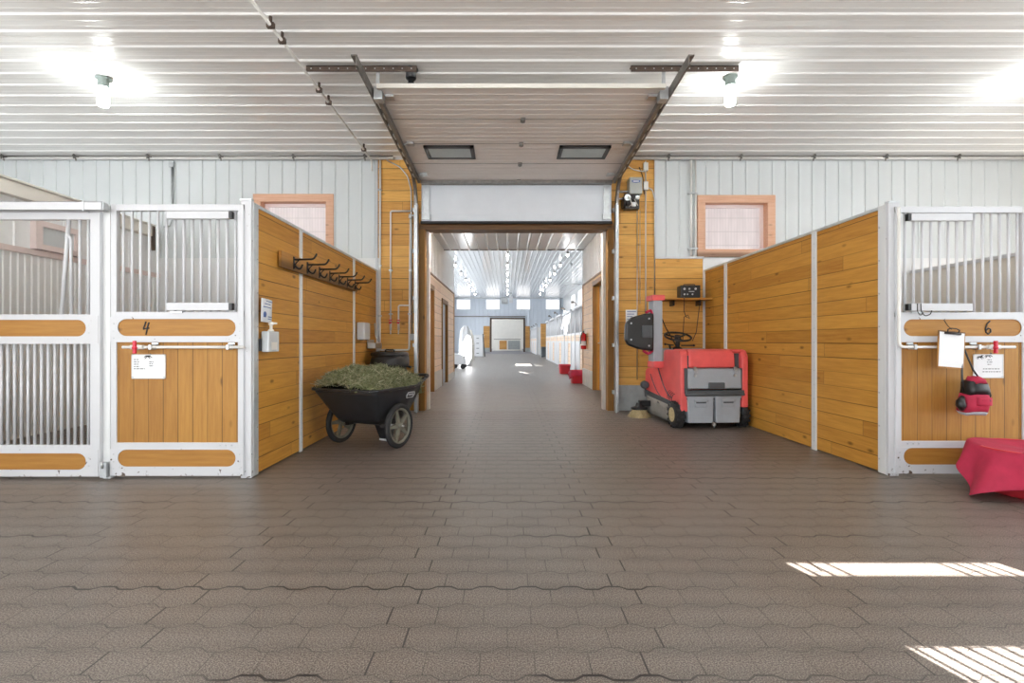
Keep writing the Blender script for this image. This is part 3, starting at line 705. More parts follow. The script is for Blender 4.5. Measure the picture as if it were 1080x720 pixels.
# wooden partitions with steel posts
def partition(label, xin, s, Y0, posts, loc):
    """xin: face x towards the aisle, s: +1 wall lies at larger x"""
    t = thing('stall_partition', label, 'partition', (xin+s*.045, (Y0+YB)/2, 0), 0, 'wooden stall partitions')
    xo = xin+s*.09
    A, B = min(xin, xo), max(xin, xo)
    MB().box(A+.006, B-.006, Y0+.1, YB-.05, .015, 2.405).build('boards', 'wY', t)
    MB().box(A-.004, B+.004, Y0+.1, YB-.05, 2.395, 2.425).build('cap_rail', 'galvlight', t, bevel=.003)
    for k, (y, w) in enumerate(posts):
        m = MB().box(A-.008, A+.01, y-w, y+w, 0, 2.42) if s > 0 else MB().box(B-.01, B+.008, y-w, y+w, 0, 2.42)
        m.box(xo-.01 if s > 0 else xo-.008, xo+.008 if s > 0 else xo+.01, y-w, y+w, 0, 2.42)
        p = m.build('channel_post', 'steel', t, bevel=.003)
        q = MB(); xf = xin-s*.008
        for z in [i*.155+.1 for i in range(15)]: q.cyl((xf, y-w*.3, z), (xf-s*.004, y-w*.3, z), .006, n=6)
        q.build('screws', 'galv', p, local=True)
        for vv in p.children[0].data.vertices: vv.co -= WORLD[t.name]
    # front post: white square tube plus galvanised channel
    MB().box(A-.004 if s > 0 else A+.0, B+.0 if s > 0 else B+.004, Y0-.005, Y0+.03, .0, 2.435).build('front_post', 'chip', t, bevel=.006)
    MB().box(A-.006, B+.006, Y0+.03, Y0+.12, .005, 2.425).build('post_channel', 'galvlight' if s < 0 else 'steel', t, bevel=.003)
    MB().box(A-.005, B+.005, Y0-.012, Y0+.04, 2.43, 2.445).build('post_cap', 'galvlight', t)
    q = MB(); xf = xin-s*.006
    for z in [i*.3+.13 for i in range(8)]: q.cyl((xf, Y0+.1, z), (xf-s*.005, Y0+.1, z), .007, n=6)
    q.build('screws', 'galv', t)
    return t
partition('honey wood stall partition on the left carrying the black hook rack', -2.243, -1, 4.35, [(5.40, .03), (7.27, .035), (8.55, .03)], 0)
partition('honey wood stall partition on the right, beside the red sweeper', 3.392, 1, 4.42, [(5.49, .04), (7.72, .045), (8.55, .02)], 0)

# water pipes on the stall fronts
def water_pipe(label, pts, xe, Y, valve, clip):
    t = thing('water_pipe', label, 'water pipe', (xe, Y-.075, zz), 0, 'white water pipes on the stall fronts')
    MB().bend(pts, .0125, 10, .05).build('pipe', 'pvc', t)
    m = MB().cyl((valve-.05, Y-.075, zz), (valve+.06, Y-.075, zz), .019, n=12).cyl((valve-.012, Y-.075, zz), (valve+.012, Y-.075, zz), .024, n=12)
    v = m.build('valve_body', 'pvc', t)
    k = MB().lathe([(.006, 0), (.02, .006), (.022, .02), (.012, .03), (.01, .05), (0, .052)], (valve, Y-.095, zz-.02), 10).box(valve-.012, valve+.012, Y-.11, Y-.085, zz-.055, zz+.055, ch=.006)
    k.build('valve_handle', 'redplastic', t, 0)
    for c in clip: MB().box(c-.012, c+.012, Y-.095, Y-.02, zz-.022, zz+.022).box(c-.03, c+.03, Y-.03, Y-.02, zz+.02, zz+.04).build('pipe_clip', 'galv', t, bevel=.004)
    return t
water_pipe('white water pipe with red valve above name card on stall panel 4', [(-2.262, YL-.075, zz), (-3.31, YL-.075, zz)], -3.31, YL, -3.19, (-3.065, -2.40))
water_pipe('white water pipe with red valve running down the post of stall 6', [(3.425, YR-.075, 2.37), (3.425, YR-.075, zz), (4.44, YR-.075, zz)], 4.44, YR, 4.25, (3.56, 4.12))

# name cards
HORSE = [(-.5, .05), (-.42, .16), (-.36, .1), (-.3, .2), (-.05, .2), (.1, .22), (.22, .36), (.3, .5), (.36, .44), (.52, .34), (.5, .26), (.36, .28), (.3, .12), (.42, .02), (.56, -.08), (.5, -.13), (.34, -.04), (.2, 0), (.12, -.02), (.28, -.22), (.22, -.27), (.04, -.06), (-.1, -.03), (-.22, -.02), (-.3, -.2), (-.46, -.3), (-.5, -.25), (-.36, -.14), (-.34, 0), (-.42, .02), (-.56, -.12), (-.6, -.07), (-.46, .06), (-.42, .1)]
def card(label, x0, x1, z0, z1, Y, lines, horses):
    t = thing('name_card', label, 'card', ((x0+x1)/2, Y, z0), 0, 'white name cards')
    MB().box(x0, x1, Y-.006, Y, z0, z1).build('sheet', 'paper', t)
    q = MB().box(x0, x1, Y-.009, Y-.006, z0, z0+.008).box(x0, x1, Y-.009, Y-.006, z1-.008, z1).box(x0, x0+.008, Y-.009, Y-.006, z0, z1).box(x1-.008, x1, Y-.009, Y-.006, z0, z1)
    q.build('card_edge', 'steel', t)
    q = MB()
    for a, b, z in lines:
        x = a
        while x < b:
            w = random.uniform(.012, .03); q.box(x, min(b, x+w), Y-.0075, Y-.006, z, z+.006); x += w+.007
    q.build('writing', 'ink', t)
    q = MB()
    for hx, hz, s in horses: q.prism([(hx+a*s, hz+b*s) for a, b in HORSE], 'Y', Y-.0085, Y-.006)
    q.build('horse_emblem', 'ink', t)
    q = MB()
    for x in (x0+.012, x1-.012): q.cyl((x, Y-.01, z0+.012), (x, Y-.014, z0+.012), .008, n=8)
    q.build('pin', 'galv', t)
    return t
yc = YL-.012
card('white name card with a galloping horse, on the boards of stall 4', -3.275, -2.98, .872, 1.083, yc, [(-3.255, -3.215, 1.035), (-3.255, -3.21, 1.015), (-3.255, -3.215, .995), (-3.255, -3.205, .975), (-3.12, -3.085, 1.015), (-3.12, -3.09, .998), (-3.12, -3.085, .98), (-3.255, -3.16, .955)], [(-3.13, 1.062, .062)])
yc = YR-.012
card('white name card with two horses, behind the bag on stall 6', 4.13, 4.395, .873, 1.083, yc, [(4.255, 4.29, 1.03), (4.25, 4.295, 1.01), (4.255, 4.285, .99), (4.215, 4.36, .95), (4.21, 4.37, .925)], [(4.19, 1.055, .055), (4.265, 1.068, .06)])

# clipboard
t = thing('clipboard', 'brown clipboard with white paper hanging crooked beside the name card', 'clipboard', (3.935, YR-.10, 1.31), 0)
R = Matrix.Translation((3.935, YR-.105, 1.285)) @ Euler((-.05, math.radians(5), 0)).to_matrix().to_4x4()
MB().cbox(-.118, .118, -.004, .004, -.325, .0, .003).xf(R).build('board', 'whook', t)
MB().box(-.107, .107, -.007, -.004, -.312, -.012).xf(R).build('paper_sheet', 'paper', t)
MB().cbox(-.07, .07, -.02, -.003, -.03, -.012, .004).tube([(-.045, -.012, -.015), (-.05, -.02, .012), (-.02, -.02, .022), (.02, -.02, .022), (.05, -.02, .012), (.045, -.012, -.015)], .005, 8).cyl((-.062, -.016, -.018), (.062, -.016, -.018), .008, n=8).xf(R).build('clip', 'iron', t)
MB().tube([(3.935, YR-.105, 1.30), (3.93, YR-.07, 1.335), (3.935, YR-.03, 1.385), (3.95, YR-.024, 1.40)], .003, 6).build('hanging_wire', 'iron', t)
# wire hooks on the hatch rail of stall 6
t = thing('bent_wire_hook', 'small bent wire hook on the lower hatch rail of stall 6', 'hook', (3.66, YR-.06, 1.44))
MB().bend([(3.60, YR-.06, 1.53), (3.60, YR-.06, 1.455), (3.615, YR-.075, 1.42), (3.635, YR-.08, 1.45)], .004, 6, .02).bend([(3.63, YR-.06, 1.53), (3.63, YR-.062, 1.46), (3.655, YR-.075, 1.415), (3.69, YR-.09, 1.435), (3.70, YR-.09, 1.465)], .004, 6, .02).build('wire', 'iron', t)

# grooming bag
bx, by = 4.155, YR-.14
t = thing('grooming_bag', 'red and black fabric bag hanging from the pipe on stall 6', 'bag', (bx, by, .62))
def sack(rows, m, name, par):
    """rows: (z, x0, x1, y0, y1)"""
    vs = []
    for z, x0, x1, y0, y1 in rows:
        cx, cyy, a, b = (x0+x1)/2, (y0+y1)/2, (x1-x0)/2, (y1-y0)/2; ring = []
        for i in range(24):
            th = 2*PI*i/24; cs, sn = math.cos(th), math.sin(th); e = .55
            ring.append(Vector((cx+a*math.copysign(abs(cs)**e, cs), cyy+b*math.copysign(abs(sn)**e, sn), z+.006*math.sin(3*th))))
        vs.append(ring+[ring[0]])
    m_ = MB().sheet(vs); m_.add([p for p in vs[0][:-1]], [list(range(24))]); m_.add([p for p in vs[-1][:-1]], [list(range(24))])
    return m_.build(name, m, par)
sack([(.605, 4.035, 4.265, by-.055, by+.07), (.635, 4.02, 4.275, by-.075, by+.09)], 'grey', 'bag_base', t)
sack([(.635, 4.02, 4.275, by-.073, by+.09), (.70, 4.025, 4.285, by-.085, by+.09), (.80, 4.05, 4.285, by-.08, by+.09), (.815, 4.06, 4.28, by-.07, by+.09)], 'redcloth', 'bag_body', t)
sack([(.812, 4.06, 4.285, by-.078, by+.092), (.86, 4.07, 4.285, by-.088, by+.092), (.93, 4.075, 4.275, by-.07, by+.09), (.95, 4.09, 4.26, by-.05, by+.08)], 'black', 'mesh_top', t)
sack([(.925, 4.10, 4.25, by-.085, by+.07), (.965, 4.115, 4.235, by-.075, by+.06), (.99, 4.13, 4.20, by-.04, by+.05)], 'redcloth', 'top_flap', t)
MB().sheet([[(4.11+.16*k/6, by-.083-.02*math.sin(PI*k/6), .705+.02*j) for k in range(7)] for j in range(5)]).build('front_pocket', 'redcloth', t, solid=.008)
MB().tube([(4.15+.013*k, by-.096, .755+.012*math.sin(k*1.4)) for k in range(8)], .006, 6).build('bag_emblem', 'ink', t)
MB().tube([(4.02, by-.02, .79), (3.99, by-.03, .74), (3.985, by-.04, .70), (4.0, by-.03, .655)], .03, 8, rs=[.02, .04, .045, .02]).build('side_pocket', 'black', t)
MB().tube([(4.22, by, .97), (4.16, by+.01, 1.06), (4.10, by+.04, 1.26), (4.09, by+.066, 1.285)], .009, 6).tube([(4.05, by, .84), (4.035, by, .96), (4.06, by+.03, 1.14), (4.08, by+.066, 1.285)], .010, 6).build('strap', 'black', t)
MB().tube([(4.26, by, .86), (4.30, by-.03, .845), (4.31, by-.03, .80), (4.30, by-.02, .76)], .008, 6).build('side_strap', 'black', t)
t.location = (bx-.14, by, .58); t.scale = (.8, .85, .85)
bpy.data.objects['clipboard'].location.x -= .075
# ------------------------------------------------------------------ left partition fittings
XP = -2.235
t = thing('hook_rack', 'brown board with seven black bridle hooks on the left partition', 'hook rack', (XP+.01, 6.08, 1.925))
MB().box(XP, XP+.03, 4.85, 7.32, 1.925, 2.085).build('board', 'whook', t, bevel=.004)
proto = None
for y in (5.13, 5.48, 5.83, 6.17, 6.51, 6.85, 7.19):
    if proto is None:
        x = XP+.03; zt = 2.04
        m = MB().cbox(x-.002, x+.008, y-.016, y+.016, 1.94, 2.07, .003)
        m.bend([(x, y, zt), (x+.205, y, zt+.004), (x+.235, y, zt+.05)], .0105, 8, .04)
        m.lathe([(0, 0), (.011, .004), (.012, .012), (0, .02)], (x+.235, y, zt+.046), 8)
        m.bend([(x, y, zt-.035), (x+.03, y, zt-.085), (x+.07, y, zt-.10), (x+.09, y, zt-.06)], .010, 8, .03)
        m.bend([(x+.004, y, zt-.09), (x+.02, y, zt-.04), (x+.06, y, zt)], .006, 8, .02)
        m.lathe([(0, 0), (.010, .004), (.011, .01), (0, .017)], (x+.09, y, zt-.063), 8)
        proto = m.build('hook', 'iron', t); y0 = y
    else:
        c = proto.copy(); COL.objects.link(c); c.parent = t; c.location = (0, y-y0, 0)
# hand sanitiser
t = thing('sanitizer_dispenser', 'clear hand gel dispenser under a printed white sign, on the front end of left partition', 'dispenser', (XP+.03, 4.6, 1.09))
MB().box(XP, XP+.012, 4.47, 4.56, 1.11, 1.22).build('bracket', 'black', t)
MB().cbox(XP+.005, XP+.075, 4.50, 4.71, 1.10, 1.29, .012).build('gel_bottle', 'clear', t)
MB().box(XP+.076, XP+.078, 4.55, 4.66, 1.12, 1.19).build('bottle_label', 'cream', t)
MB().lathe([(.03, 1.29), (.022, 1.305), (.014, 1.31), (.014, 1.345), (.022, 1.35), (.022, 1.375), (0, 1.38)], (XP+.045, 4.605, 0), 14).cbox(XP+.03, XP+.10, 4.595, 4.615, 1.355, 1.372, .004).build('pump', 'pvc', t)
R = Matrix.Translation((XP+.012, 4.57, 1.37)) @ Euler((math.radians(-3), 0, 0)).to_matrix().to_4x4()
sg = MB().sheet([[(0.006+.012*math.sin(PI*i/6), -.10+.2*i/6, .215*j/4) for i in range(7)] for j in range(5)]).xf(R).build('sign_sheet', 'paper', t, solid=.004)
m = MB()
for z, a, b in ((.19, -.03, .08), (.165, -.06, .04), (.135, -.085, .06), (.05, 0, .08), (.03, .0, .07)):
    yy = a
    while yy < b:
        w_ = random.uniform(.012, .03); m.box(.017, .022, yy, min(b, yy+w_), z, z+.007); yy += w_+.007
m.lathe([(.026, .018), (.026, .022)], (0, -.055, .07), 14, 'X').box(.016, .021, -.075, -.035, .045, .06)
m.xf(R).build('sign_print', 'blueink', t)
# towel dispenser and grey box
t = thing('towel_dispenser', 'white rounded paper towel dispenser on the left partition near the pipes', 'dispenser', (XP+.05, 7.52, 1.22))
MB().cbox(XP+.002, XP+.12, 7.36, 7.68, 1.22, 1.48, .025).build('cover', 'white', t)
MB().box(XP+.03, XP+.10, 7.40, 7.64, 1.212, 1.222).build('paper_slot', 'dkgrey', t)
t = thing('metal_tray', 'small grey metal tray on the left partition below the towel dispenser', 'tray', (XP+.07, 8.1, 1.08))
MB().box(XP, XP+.14, 7.92, 8.3, 1.08, 1.09).box(XP+.13, XP+.14, 7.92, 8.3, 1.08, 1.17).box(XP, XP+.14, 7.92, 7.93, 1.08, 1.17).box(XP, XP+.14, 8.29, 8.3, 1.08, 1.17).box(XP, XP+.01, 7.92, 8.3, 1.08, 1.22).build('tray', 'galv', t)
MB().bend([(XP+.01, 8.34, 1.5), (XP+.03, 8.34, 1.25), (XP+.09, 8.34, 1.19)], .012, 8).build('bracket_arm', 'galv', t)

# ------------------------------------------------------------------ plumbing on the left pillar (Y ~ 8.54)
YQ = YB-.05
def q(x, y): p = P(x, y, YQ); return (p.x, p.y, p.z)
t = thing('water_piping', 'white pipe loop with two taps on the left wooden pillar', 'pipes', q(412, 370))
MB().bend([q(401, 168), q(400.5, 369), q(431.5, 369), q(433, 231)], .018, 10, .04).build('supply_pipe', 'pvc', t)
MB().bend([q(434, 222.5), q(412, 222.5), q(412, 340)], .014, 10, .03).build('branch_pipe', 'pvc', t)
MB().bend([q(432, 322), q(420.3, 322), q(420.3, 340)], .014, 10, .03).build('branch_pipe', 'pvc', t)
for x in (412, 420.3):
    p = Vector(q(x, 340)); m = MB().cyl(p, p+Vector((0, 0, -.13)), .02, n=10).cyl(p+Vector((0, 0, -.13)), p+Vector((0, -.01, -.2)), .012, n=8)
    m.cyl(p+Vector((0, -.03, -.01)), p+Vector((0, .04, -.01)), .014, n=8).build('tap', 'tan', t)
    MB().box(p.x-.028, p.x+.028, p.y-.035, p.y+.03, p.z+.03, p.z+.045).box(p.x-.022, p.x+.022, p.y-.04, p.y-.028, p.z-.02, p.z+.01).build('tap_handle', 'redplastic', t)
for x, y in ((400.5, 200), (400.5, 280), (412, 285), (433, 285), (400.5, 333), (412, 331), (432, 331), (416, 369)):
    p = Vector(q(x, y)); MB().box(p.x-.028, p.x+.028, p.y-.022, p.y+.03, p.z-.012, p.z+.012).build('pipe_clamp', 'galv', t)
p = Vector(q(433, 228)); MB().lathe([(.022, -.04), (.035, -.03), (.035, .03), (.022, .04)], p, 12).box(p.x-.01, p.x+.06, p.y-.03, p.y-.01, p.z, p.z+.02).build('valve', 'galv', t)
t = thing('conduit', 'thin grey conduit and white switch box beside the left door track', 'conduit', q(434.5, 358))
MB().bend([q(408, 169), q(422, 176), q(430, 186), q(433.6, 200), q(434.5, 352)], .011, 8, .05).bend([q(437, 196), q(436.5, 330)], .009, 8).build('conduit_pipe', 'galv', t)
p = Vector(q(434.5, 355)); MB().cbox(p.x-.035, p.x+.035, p.y-.03, p.y+.03, p.z-.06, p.z+.05, .006).build('switch_box', 'white', t)
# conduit drops elsewhere on the back wall
t = thing('conduit', 'grey conduit drop on the white wall above stall panel 4', 'conduit', (-5.79, YB-.03, 3.05))
MB().tube([(-5.79, YB-.03, 4.3), (-5.79, YB-.03, 3.55), (-5.80, YB-.03, 3.3), (-5.83, YB-.03, 3.2), (-5.92, YB-.04, 3.17)], .015, 8).tube([(-5.77, YB-.03, 4.25), (-5.755, YB-.03, 3.9), (-5.78, YB-.03, 3.6)], .006, 6).build('conduit_pipe', 'galv', t)
MB().box(-5.83, -5.75, YB-.06, YB-.01, 4.2, 4.3).box(-5.82, -5.76, YB-.055, YB-.01, 3.5, 3.56).build('clamp', 'galv', t)
t = thing('conduit', 'white twin downpipe on the wall left of the right-hand window', 'conduit', (3.22, YB-.04, 2.63))
MB().bend([(3.25, YB-.04, 4.32), (3.25, YB-.04, 2.68), (3.20, YB-.04, 2.66)], .016, 8).bend([(3.17, YB-.04, 4.32), (3.17, YB-.04, 2.66)], .02, 8).build('pipe', 'pvc', t)
for z in (3.73, 2.78): MB().box(3.12, 3.28, YB-.07, YB-.02, z, z+.025).cyl((3.13, YB-.08, z+.012), (3.13, YB-.03, z+.012), .02, n=8).build('clamp', 'galv', t)

# long pipe with hangers along the top of the wall
t = thing('wall_top_pipe', 'long thin pipe on hangers along the top of the back wall', 'pipe', (0, YB-.11, 4.30))
for a, b in ((-9.9, -1.95), (2.05, 9.9)): MB().cyl((a, YB-.11, 4.325), (b, YB-.11, 4.325), .018, n=8).build('pipe', 'pvc', t)
for a, b in ((-9.9, -1.95), (2.05, 9.9)): MB().cyl((a, YB-.14, 4.352), (b, YB-.14, 4.352), .010, n=8).build('cable', 'track', t)
hang = None
for px in (-72, 4, 80, 157, 233, 310, 385, 705, 781, 858, 934, 1010, 1087):
    x = (px-VX)/F*(YB-.12)
    if hang is None:
        hang = MB().box(x-.02, x+.02, YB-.17, YB-.08, 4.345, 4.365).box(x-.01, x+.01, YB-.17, YB-.155, 4.30, 4.40).cyl((x-.05, YB-.165, 4.395), (x+.05, YB-.165, 4.395), .012, n=6).cyl((x, YB-.12, 4.28), (x, YB-.12, 4.34), .012, n=6).build('hanger', 'track', t); x0 = x
    else:
        c = hang.copy(); COL.objects.link(c); c.parent = t; c.location = (x-x0, 0, 0)
# sprinkler-like pipe running along the ceiling on the left
t = thing('ceiling_pipe', 'white pipe with dark red clamps running along the ceiling at left', 'pipe', (-2.31, 6.4, 4.25))
MB().bend([(-2.31, 4.0, 4.28), (-2.31, 6.2, 4.28), (-2.31, 8.45, 4.28), (-2.31, 8.48, 4.1)], .016, 8).build('pipe', 'pvc', t)
for y in (4.85, 5.1, 6.1, 6.42, 8.0): MB().cyl((-2.31, y, 4.25), (-2.31, y, 4.37), .016, n=8).box(-2.345, -2.275, y-.02, y+.02, 4.255, 4.305).build('clamp', 'rust', t)
# ------------------------------------------------------------------ bulbs
def jar_lamp(x, y, label, lit=True, zc=None):
    ZC = zc or 4.38
    t = thing('ceiling_lamp', label, 'lamp', (x, y, ZC-.02), 0, 'jar lamps on the ceiling')
    MB().lathe([(.085, 0), (.085, -.012), (.055, -.03), (.062, -.10), (.056, -.115)], (x, y, ZC-.02), 20).build('socket', 'socket' if lit else 'black', t)
    if lit: MB().lathe([(.052, -.112), (.06, -.14), (.062, -.30), (.05, -.335), (0, -.345)], (x, y, ZC-.02), 20).build('glass_jar', 'filljar' if zc else 'lampglass', t)
    return t
jar_lamp(-4.86, 5.98, 'lit white jar lamp on the ceiling at far left')
jar_lamp(2.67, 5.95, 'lit white jar lamp on the ceiling right of the raised door')
jar_lamp(6.38, 5.97, 'lit white jar lamp just past the right edge of the ceiling')
jar_lamp(-.9, 9.15, 'unseen jar lamp added inside the passage ceiling for light, left', zc=ZK)  # pair added behind the header, out of view, to brighten the passage
jar_lamp(1.1, 9.15, 'unseen jar lamp added inside the passage ceiling for light, right', zc=ZK)
jar_lamp(-1.1, 3.0, 'added fill jar lamp out of view over the near cross aisle, left')  # row of four added out of view to brighten stalls and ceiling
jar_lamp(6.38, 3.0, 'added fill jar lamp out of view over the near cross aisle, far right')
jar_lamp(2.67, 3.0, 'added fill jar lamp out of view over the near cross aisle, right')
jar_lamp(-4.86, 3.0, 'added fill jar lamp out of view over the near cross aisle, far left')
t = jar_lamp(-1.12, 5.78, 'empty black lamp socket on the ceiling by the left steel angle', lit=False)
MB().lathe([(.05, -.11), (.03, -.15), (.045, -.17), (.04, -.19), (0, -.195)], (-1.12, 5.78, ZC-.02), 14).build('socket_neck', 'black', t)

# ------------------------------------------------------------------ overhead sectional door
DX = .155; HW_ = 1.6
t = thing('overhead_door', 'raised sectional garage door hanging under the ceiling over the opening', 'garage door', (DX, 7.0, 3.2))
yv = YB-.17
m = MB().box(DX-1.605, DX+1.605, yv-.045, yv, 3.215, 3.87)
for z in (3.33, 3.44, 3.55, 3.66, 3.77): m.box(DX-1.605, DX+1.605, yv-.048, yv-.045, z, z+.006)
m.build('lower_section', 'panelwhite', t, bevel=.003)
MB().box(DX-1.62, DX+1.62, yv-.06, yv+.01, 3.185, 3.222).build('bottom_seal', 'rubber', t)
ys = [8.29, 7.605, 6.92, 6.235, 5.55]
zh = lambda y: 3.88+(8.29-y)*.05
for k in range(4):
    a, b = ys[k], ys[k+1]
    m = MB()
    for i in range(6):
        ya_, yb_ = a+(b-a)*i/6, a+(b-a)*(i+1)/6; e = .004 if i else .010
        m.add([(DX-1.6, ya_, zh(ya_)), (DX+1.6, ya_, zh(ya_)), (DX+1.6, yb_, zh(yb_)), (DX-1.6, yb_, zh(yb_)),
               (DX-1.6, ya_, zh(ya_)+.045), (DX+1.6, ya_, zh(ya_)+.045), (DX+1.6, yb_, zh(yb_)+.045), (DX-1.6, yb_, zh(yb_)+.045)],
              [(0, 1, 2, 3), (4, 7, 6, 5), (0, 4, 5, 1), (1, 5, 6, 2), (2, 6, 7, 3), (3, 7, 4, 0)])
        if i: m.box(DX-1.6, DX+1.6, ya_-.004, ya_+.004, zh(ya_)-.003, zh(ya_)+.01)
    m.build('section_panel', 'panelgrey', t)
    if k: MB().box(DX-1.6, DX+1.6, a-.006, a+.006, zh(a)-.002, zh(a)+.02).build('section_joint', 'track', t)
MB().box(DX-1.6, DX+1.6, 8.28, 8.42, 3.83, 3.885).build('corner_hinge_strip', 'track', t)
MB().box(DX-1.61, DX+1.61, 5.52, 5.552, zh(5.55)-.005, zh(5.55)+.045).build('top_edge_strip', 'cream', t)
for x0, x1 in ((-1.18, -.47), (.735, 1.46)):
    y0, y1 = 6.97, 7.43; z = zh(7.2)
    w_ = MB().box(x0, x1, y0, y0+.06, z-.02, z+.02).box(x0, x1, y1-.06, y1, z-.02, z+.02).box(x0, x0+.06, y0, y1, z-.02, z+.02).box(x1-.06, x1, y0, y1, z-.02, z+.02).build('door_window', 'iron', t, bevel=.004)
    g = MB().box(x0+.06, x1-.06, y0+.06, y1-.06, z-.016, z).build('window_glass', 'glassgrey', w_, local=True)
    for vv in g.data.vertices: vv.co -= WORLD[t.name]
for y in (8.30, 7.605, 6.92, 6.235):
    MB().box(DX+.01, DX+.07, y-.05, y+.05, zh(y)-.025, zh(y)).box(DX+.025, DX+.055, y-.03, y+.03, zh(y)-.04, zh(y)-.02).build('hinge', 'track', t)
for s in (-1, 1):
    for y in (5.7, 6.9, 8.0): MB().box(DX+s*1.5-.05, DX+s*1.5+.05, y-.05, y+.05, zh(y)-.03, zh(y)).cyl((DX+s*1.5, y, zh(y)-.02), (DX+s*1.68, y, zh(y)-.02), .012, n=8).build('roller_bracket', 'galv', t)
    MB().box(DX+s*1.52-.05, DX+s*1.52+.05, yv-.07, yv-.045, 3.25, 3.84).box(DX+s*1.52-.07, DX+s*1.52+.07, yv-.1, yv-.05, 3.24, 3.33).build('end_stile', 'galv', t)
# tracks
for s, nm in ((-1, 'left'), (1, 'right')):
    x = DX+s*1.70
    t = thing('door_track', 'dark steel %s track of the raised garage door, curving down to the floor' % nm, 'door track', (x, 6.8, 0), 0, 'garage door tracks')
    def rail(r, n):
        pts = [(5.0, 4.03), (7.95, 3.90)]
        for i in range(1, 9):
            a = PI/2*i/8; pts.append((7.95+.42*math.sin(a), 3.48+.42*math.cos(a)))
        return pts
    pts = rail(0, 0); rows = []
    prof = [(-.012, -.055), (-.03, -.055), (-.03, .055), (.03, .055), (.03, .04), (-.018, .04), (-.018, -.04), (-.012, -.04)]
    def ring(p, q_, nrm):
        return [Vector((x+s*a, p, q_))+Vector((0, nrm[0]*b, nrm[1]*b)) for a, b in prof]
    for i, (a, b) in enumerate(pts):
        p0, p1 = pts[max(i-1, 0)], pts[min(i+1, len(pts)-1)]; dy, dz = p1[0]-p0[0], p1[1]-p0[1]; L = math.hypot(dy, dz)
        rg = ring(a, b, (-dz/L, dy/L)); rows.append(rg+[rg[0]])
    m = MB().sheet(rows, smooth=False); m.add(rows[0][:-1], [list(range(8))])
    m.build('curved_track', 'track', t)
    MB().box(x-.03, x+.03, 8.40, 8.44, 0, 3.5).box(x-s*.03-.012, x-s*.03+.012, 8.30, 8.44, 0, 3.5).build('upright_track', 'galv', t)
    for z in (.3, 1.1, 1.9, 2.7, 3.4): MB().box(x-.06, x+.02, 8.43, YB-.07, z, z+.06).build('wall_bracket', 'galv', t)
    # inner roller channel with bright slots
    xi = x-s*.09; sl = MB()
    MB().add([(xi-.02, 5.6, 4.0), (xi+.02, 5.6, 4.0), (xi+.02, 8.2, 3.87), (xi-.02, 8.2, 3.87), (xi-.02, 5.6, 3.93), (xi+.02, 5.6, 3.93), (xi+.02, 8.2, 3.80), (xi-.02, 8.2, 3.80)], [(0, 1, 2, 3), (4, 7, 6, 5), (0, 4, 5, 1), (1, 5, 6, 2), (2, 6, 7, 3), (3, 7, 4, 0)]).build('roller_channel', 'track', t)
    for k in range(9):
        y = 5.75+k*.27; sl.box(x-s*.045-.012, x-s*.045+.012, y, y+.14, 3.96-(y-5.6)*.05, 3.985-(y-5.6)*.05)
    sl.build('roller_slots', 'galvlight', t)
    MB().cbox(xi-.05, xi+.05, 5.58, 5.70, 3.92, 4.06, .006).build('track_stop', 'galv', t)
    # steel angle across the ceiling and its drop rod
    tt = thing('steel_angle', 'rusty brown steel angle on the ceiling holding the %s door track' % nm, 'bracket', (DX+s*1.70, 5.72, 4.3), 0, 'steel angles over the garage door')
    a, b = (-2.31, -1.04) if s < 0 else (1.42, 2.66)
    mm = MB().box(a, b, 5.70, 5.706, 4.29, 4.36).box(a, b, 5.70, 5.77, 4.35, 4.358)
    mm.build('angle_bar', 'rust', tt)
    mm = MB()
    for k in range(12): mm.cyl((a+.06+k*(b-a-.12)/11, 5.699, 4.325), (a+.06+k*(b-a-.12)/11, 5.696, 4.325), .008, n=6)
    mm.build('bolt_heads', 'galv', tt)
    xr = -1.49 if s < 0 else 1.80
    MB().box(xr-.02, xr+.02, 5.72, 5.728, 4.0, 4.35).build('drop_strap', 'galv', tt)
# ------------------------------------------------------------------ door operator and wiring at right
t = thing('door_operator', 'grey boxed door motor with gears high on the right wooden pillar', 'door motor', (2.15, 8.48, 3.42))
MB().cbox(2.06, 2.275, 8.36, 8.55, 3.68, 3.96, .012).build('housing', 'housing', t)
MB().prism([(2.10+.13*a, 3.86+.05*b) for a, b in ((0, .2), (.5, 0), (1, .2), (1.05, .85), (.5, 1), (-.05, .85))], 'Y', 8.352, 8.36).build('badge', 'blueink', t)
MB().box(2.118, 2.212, 8.349, 8.353, 3.875, 3.893).build('badge_stripe', 'paper', t)
MB().cyl((2.0, 8.47, 3.55), (2.18, 8.47, 3.55), .075, n=16).cyl((1.96, 8.47, 3.55), (2.0, 8.47, 3.55), .10, n=18).box(2.0, 2.24, 8.42, 8.56, 3.44, 3.70).build('motor_body', 'iron', t)
MB().lathe([(.055, -.03), (.055, .03)], (2.03, 8.40, 3.62), 14, 'Y').lathe([(.035, -.03), (.035, .04)], (2.20, 8.40, 3.62), 14, 'Y').cyl((1.88, 8.46, 3.74), (2.06, 8.46, 3.74), .016, n=8).cyl((1.88, 8.46, 3.62), (2.0, 8.46, 3.62), .014, n=8).build('gear_shaft', 'galv', t)
MB().cbox(2.10, 2.17, 8.36, 8.42, 3.47, 3.54, .008).build('release_knob', 'white', t)
MB().tube([(2.02, 8.40, 3.66), (2.06, 8.34, 3.60), (2.10, 8.36, 3.50), (2.05, 8.37, 3.46)], .007, 6).tube([(2.25, 8.38, 3.70), (2.22, 8.35, 3.62), (2.14, 8.35, 3.58), (2.20, 8.37, 3.48)], .007, 6).build('wires', 'tan', t)
t = thing('conduit', 'tan conduits and cables running down the right wooden pillar', 'conduit', (2.3, 8.53, 1.5))
c_ = lambda x, y: tuple(P(x, y, 8.55))
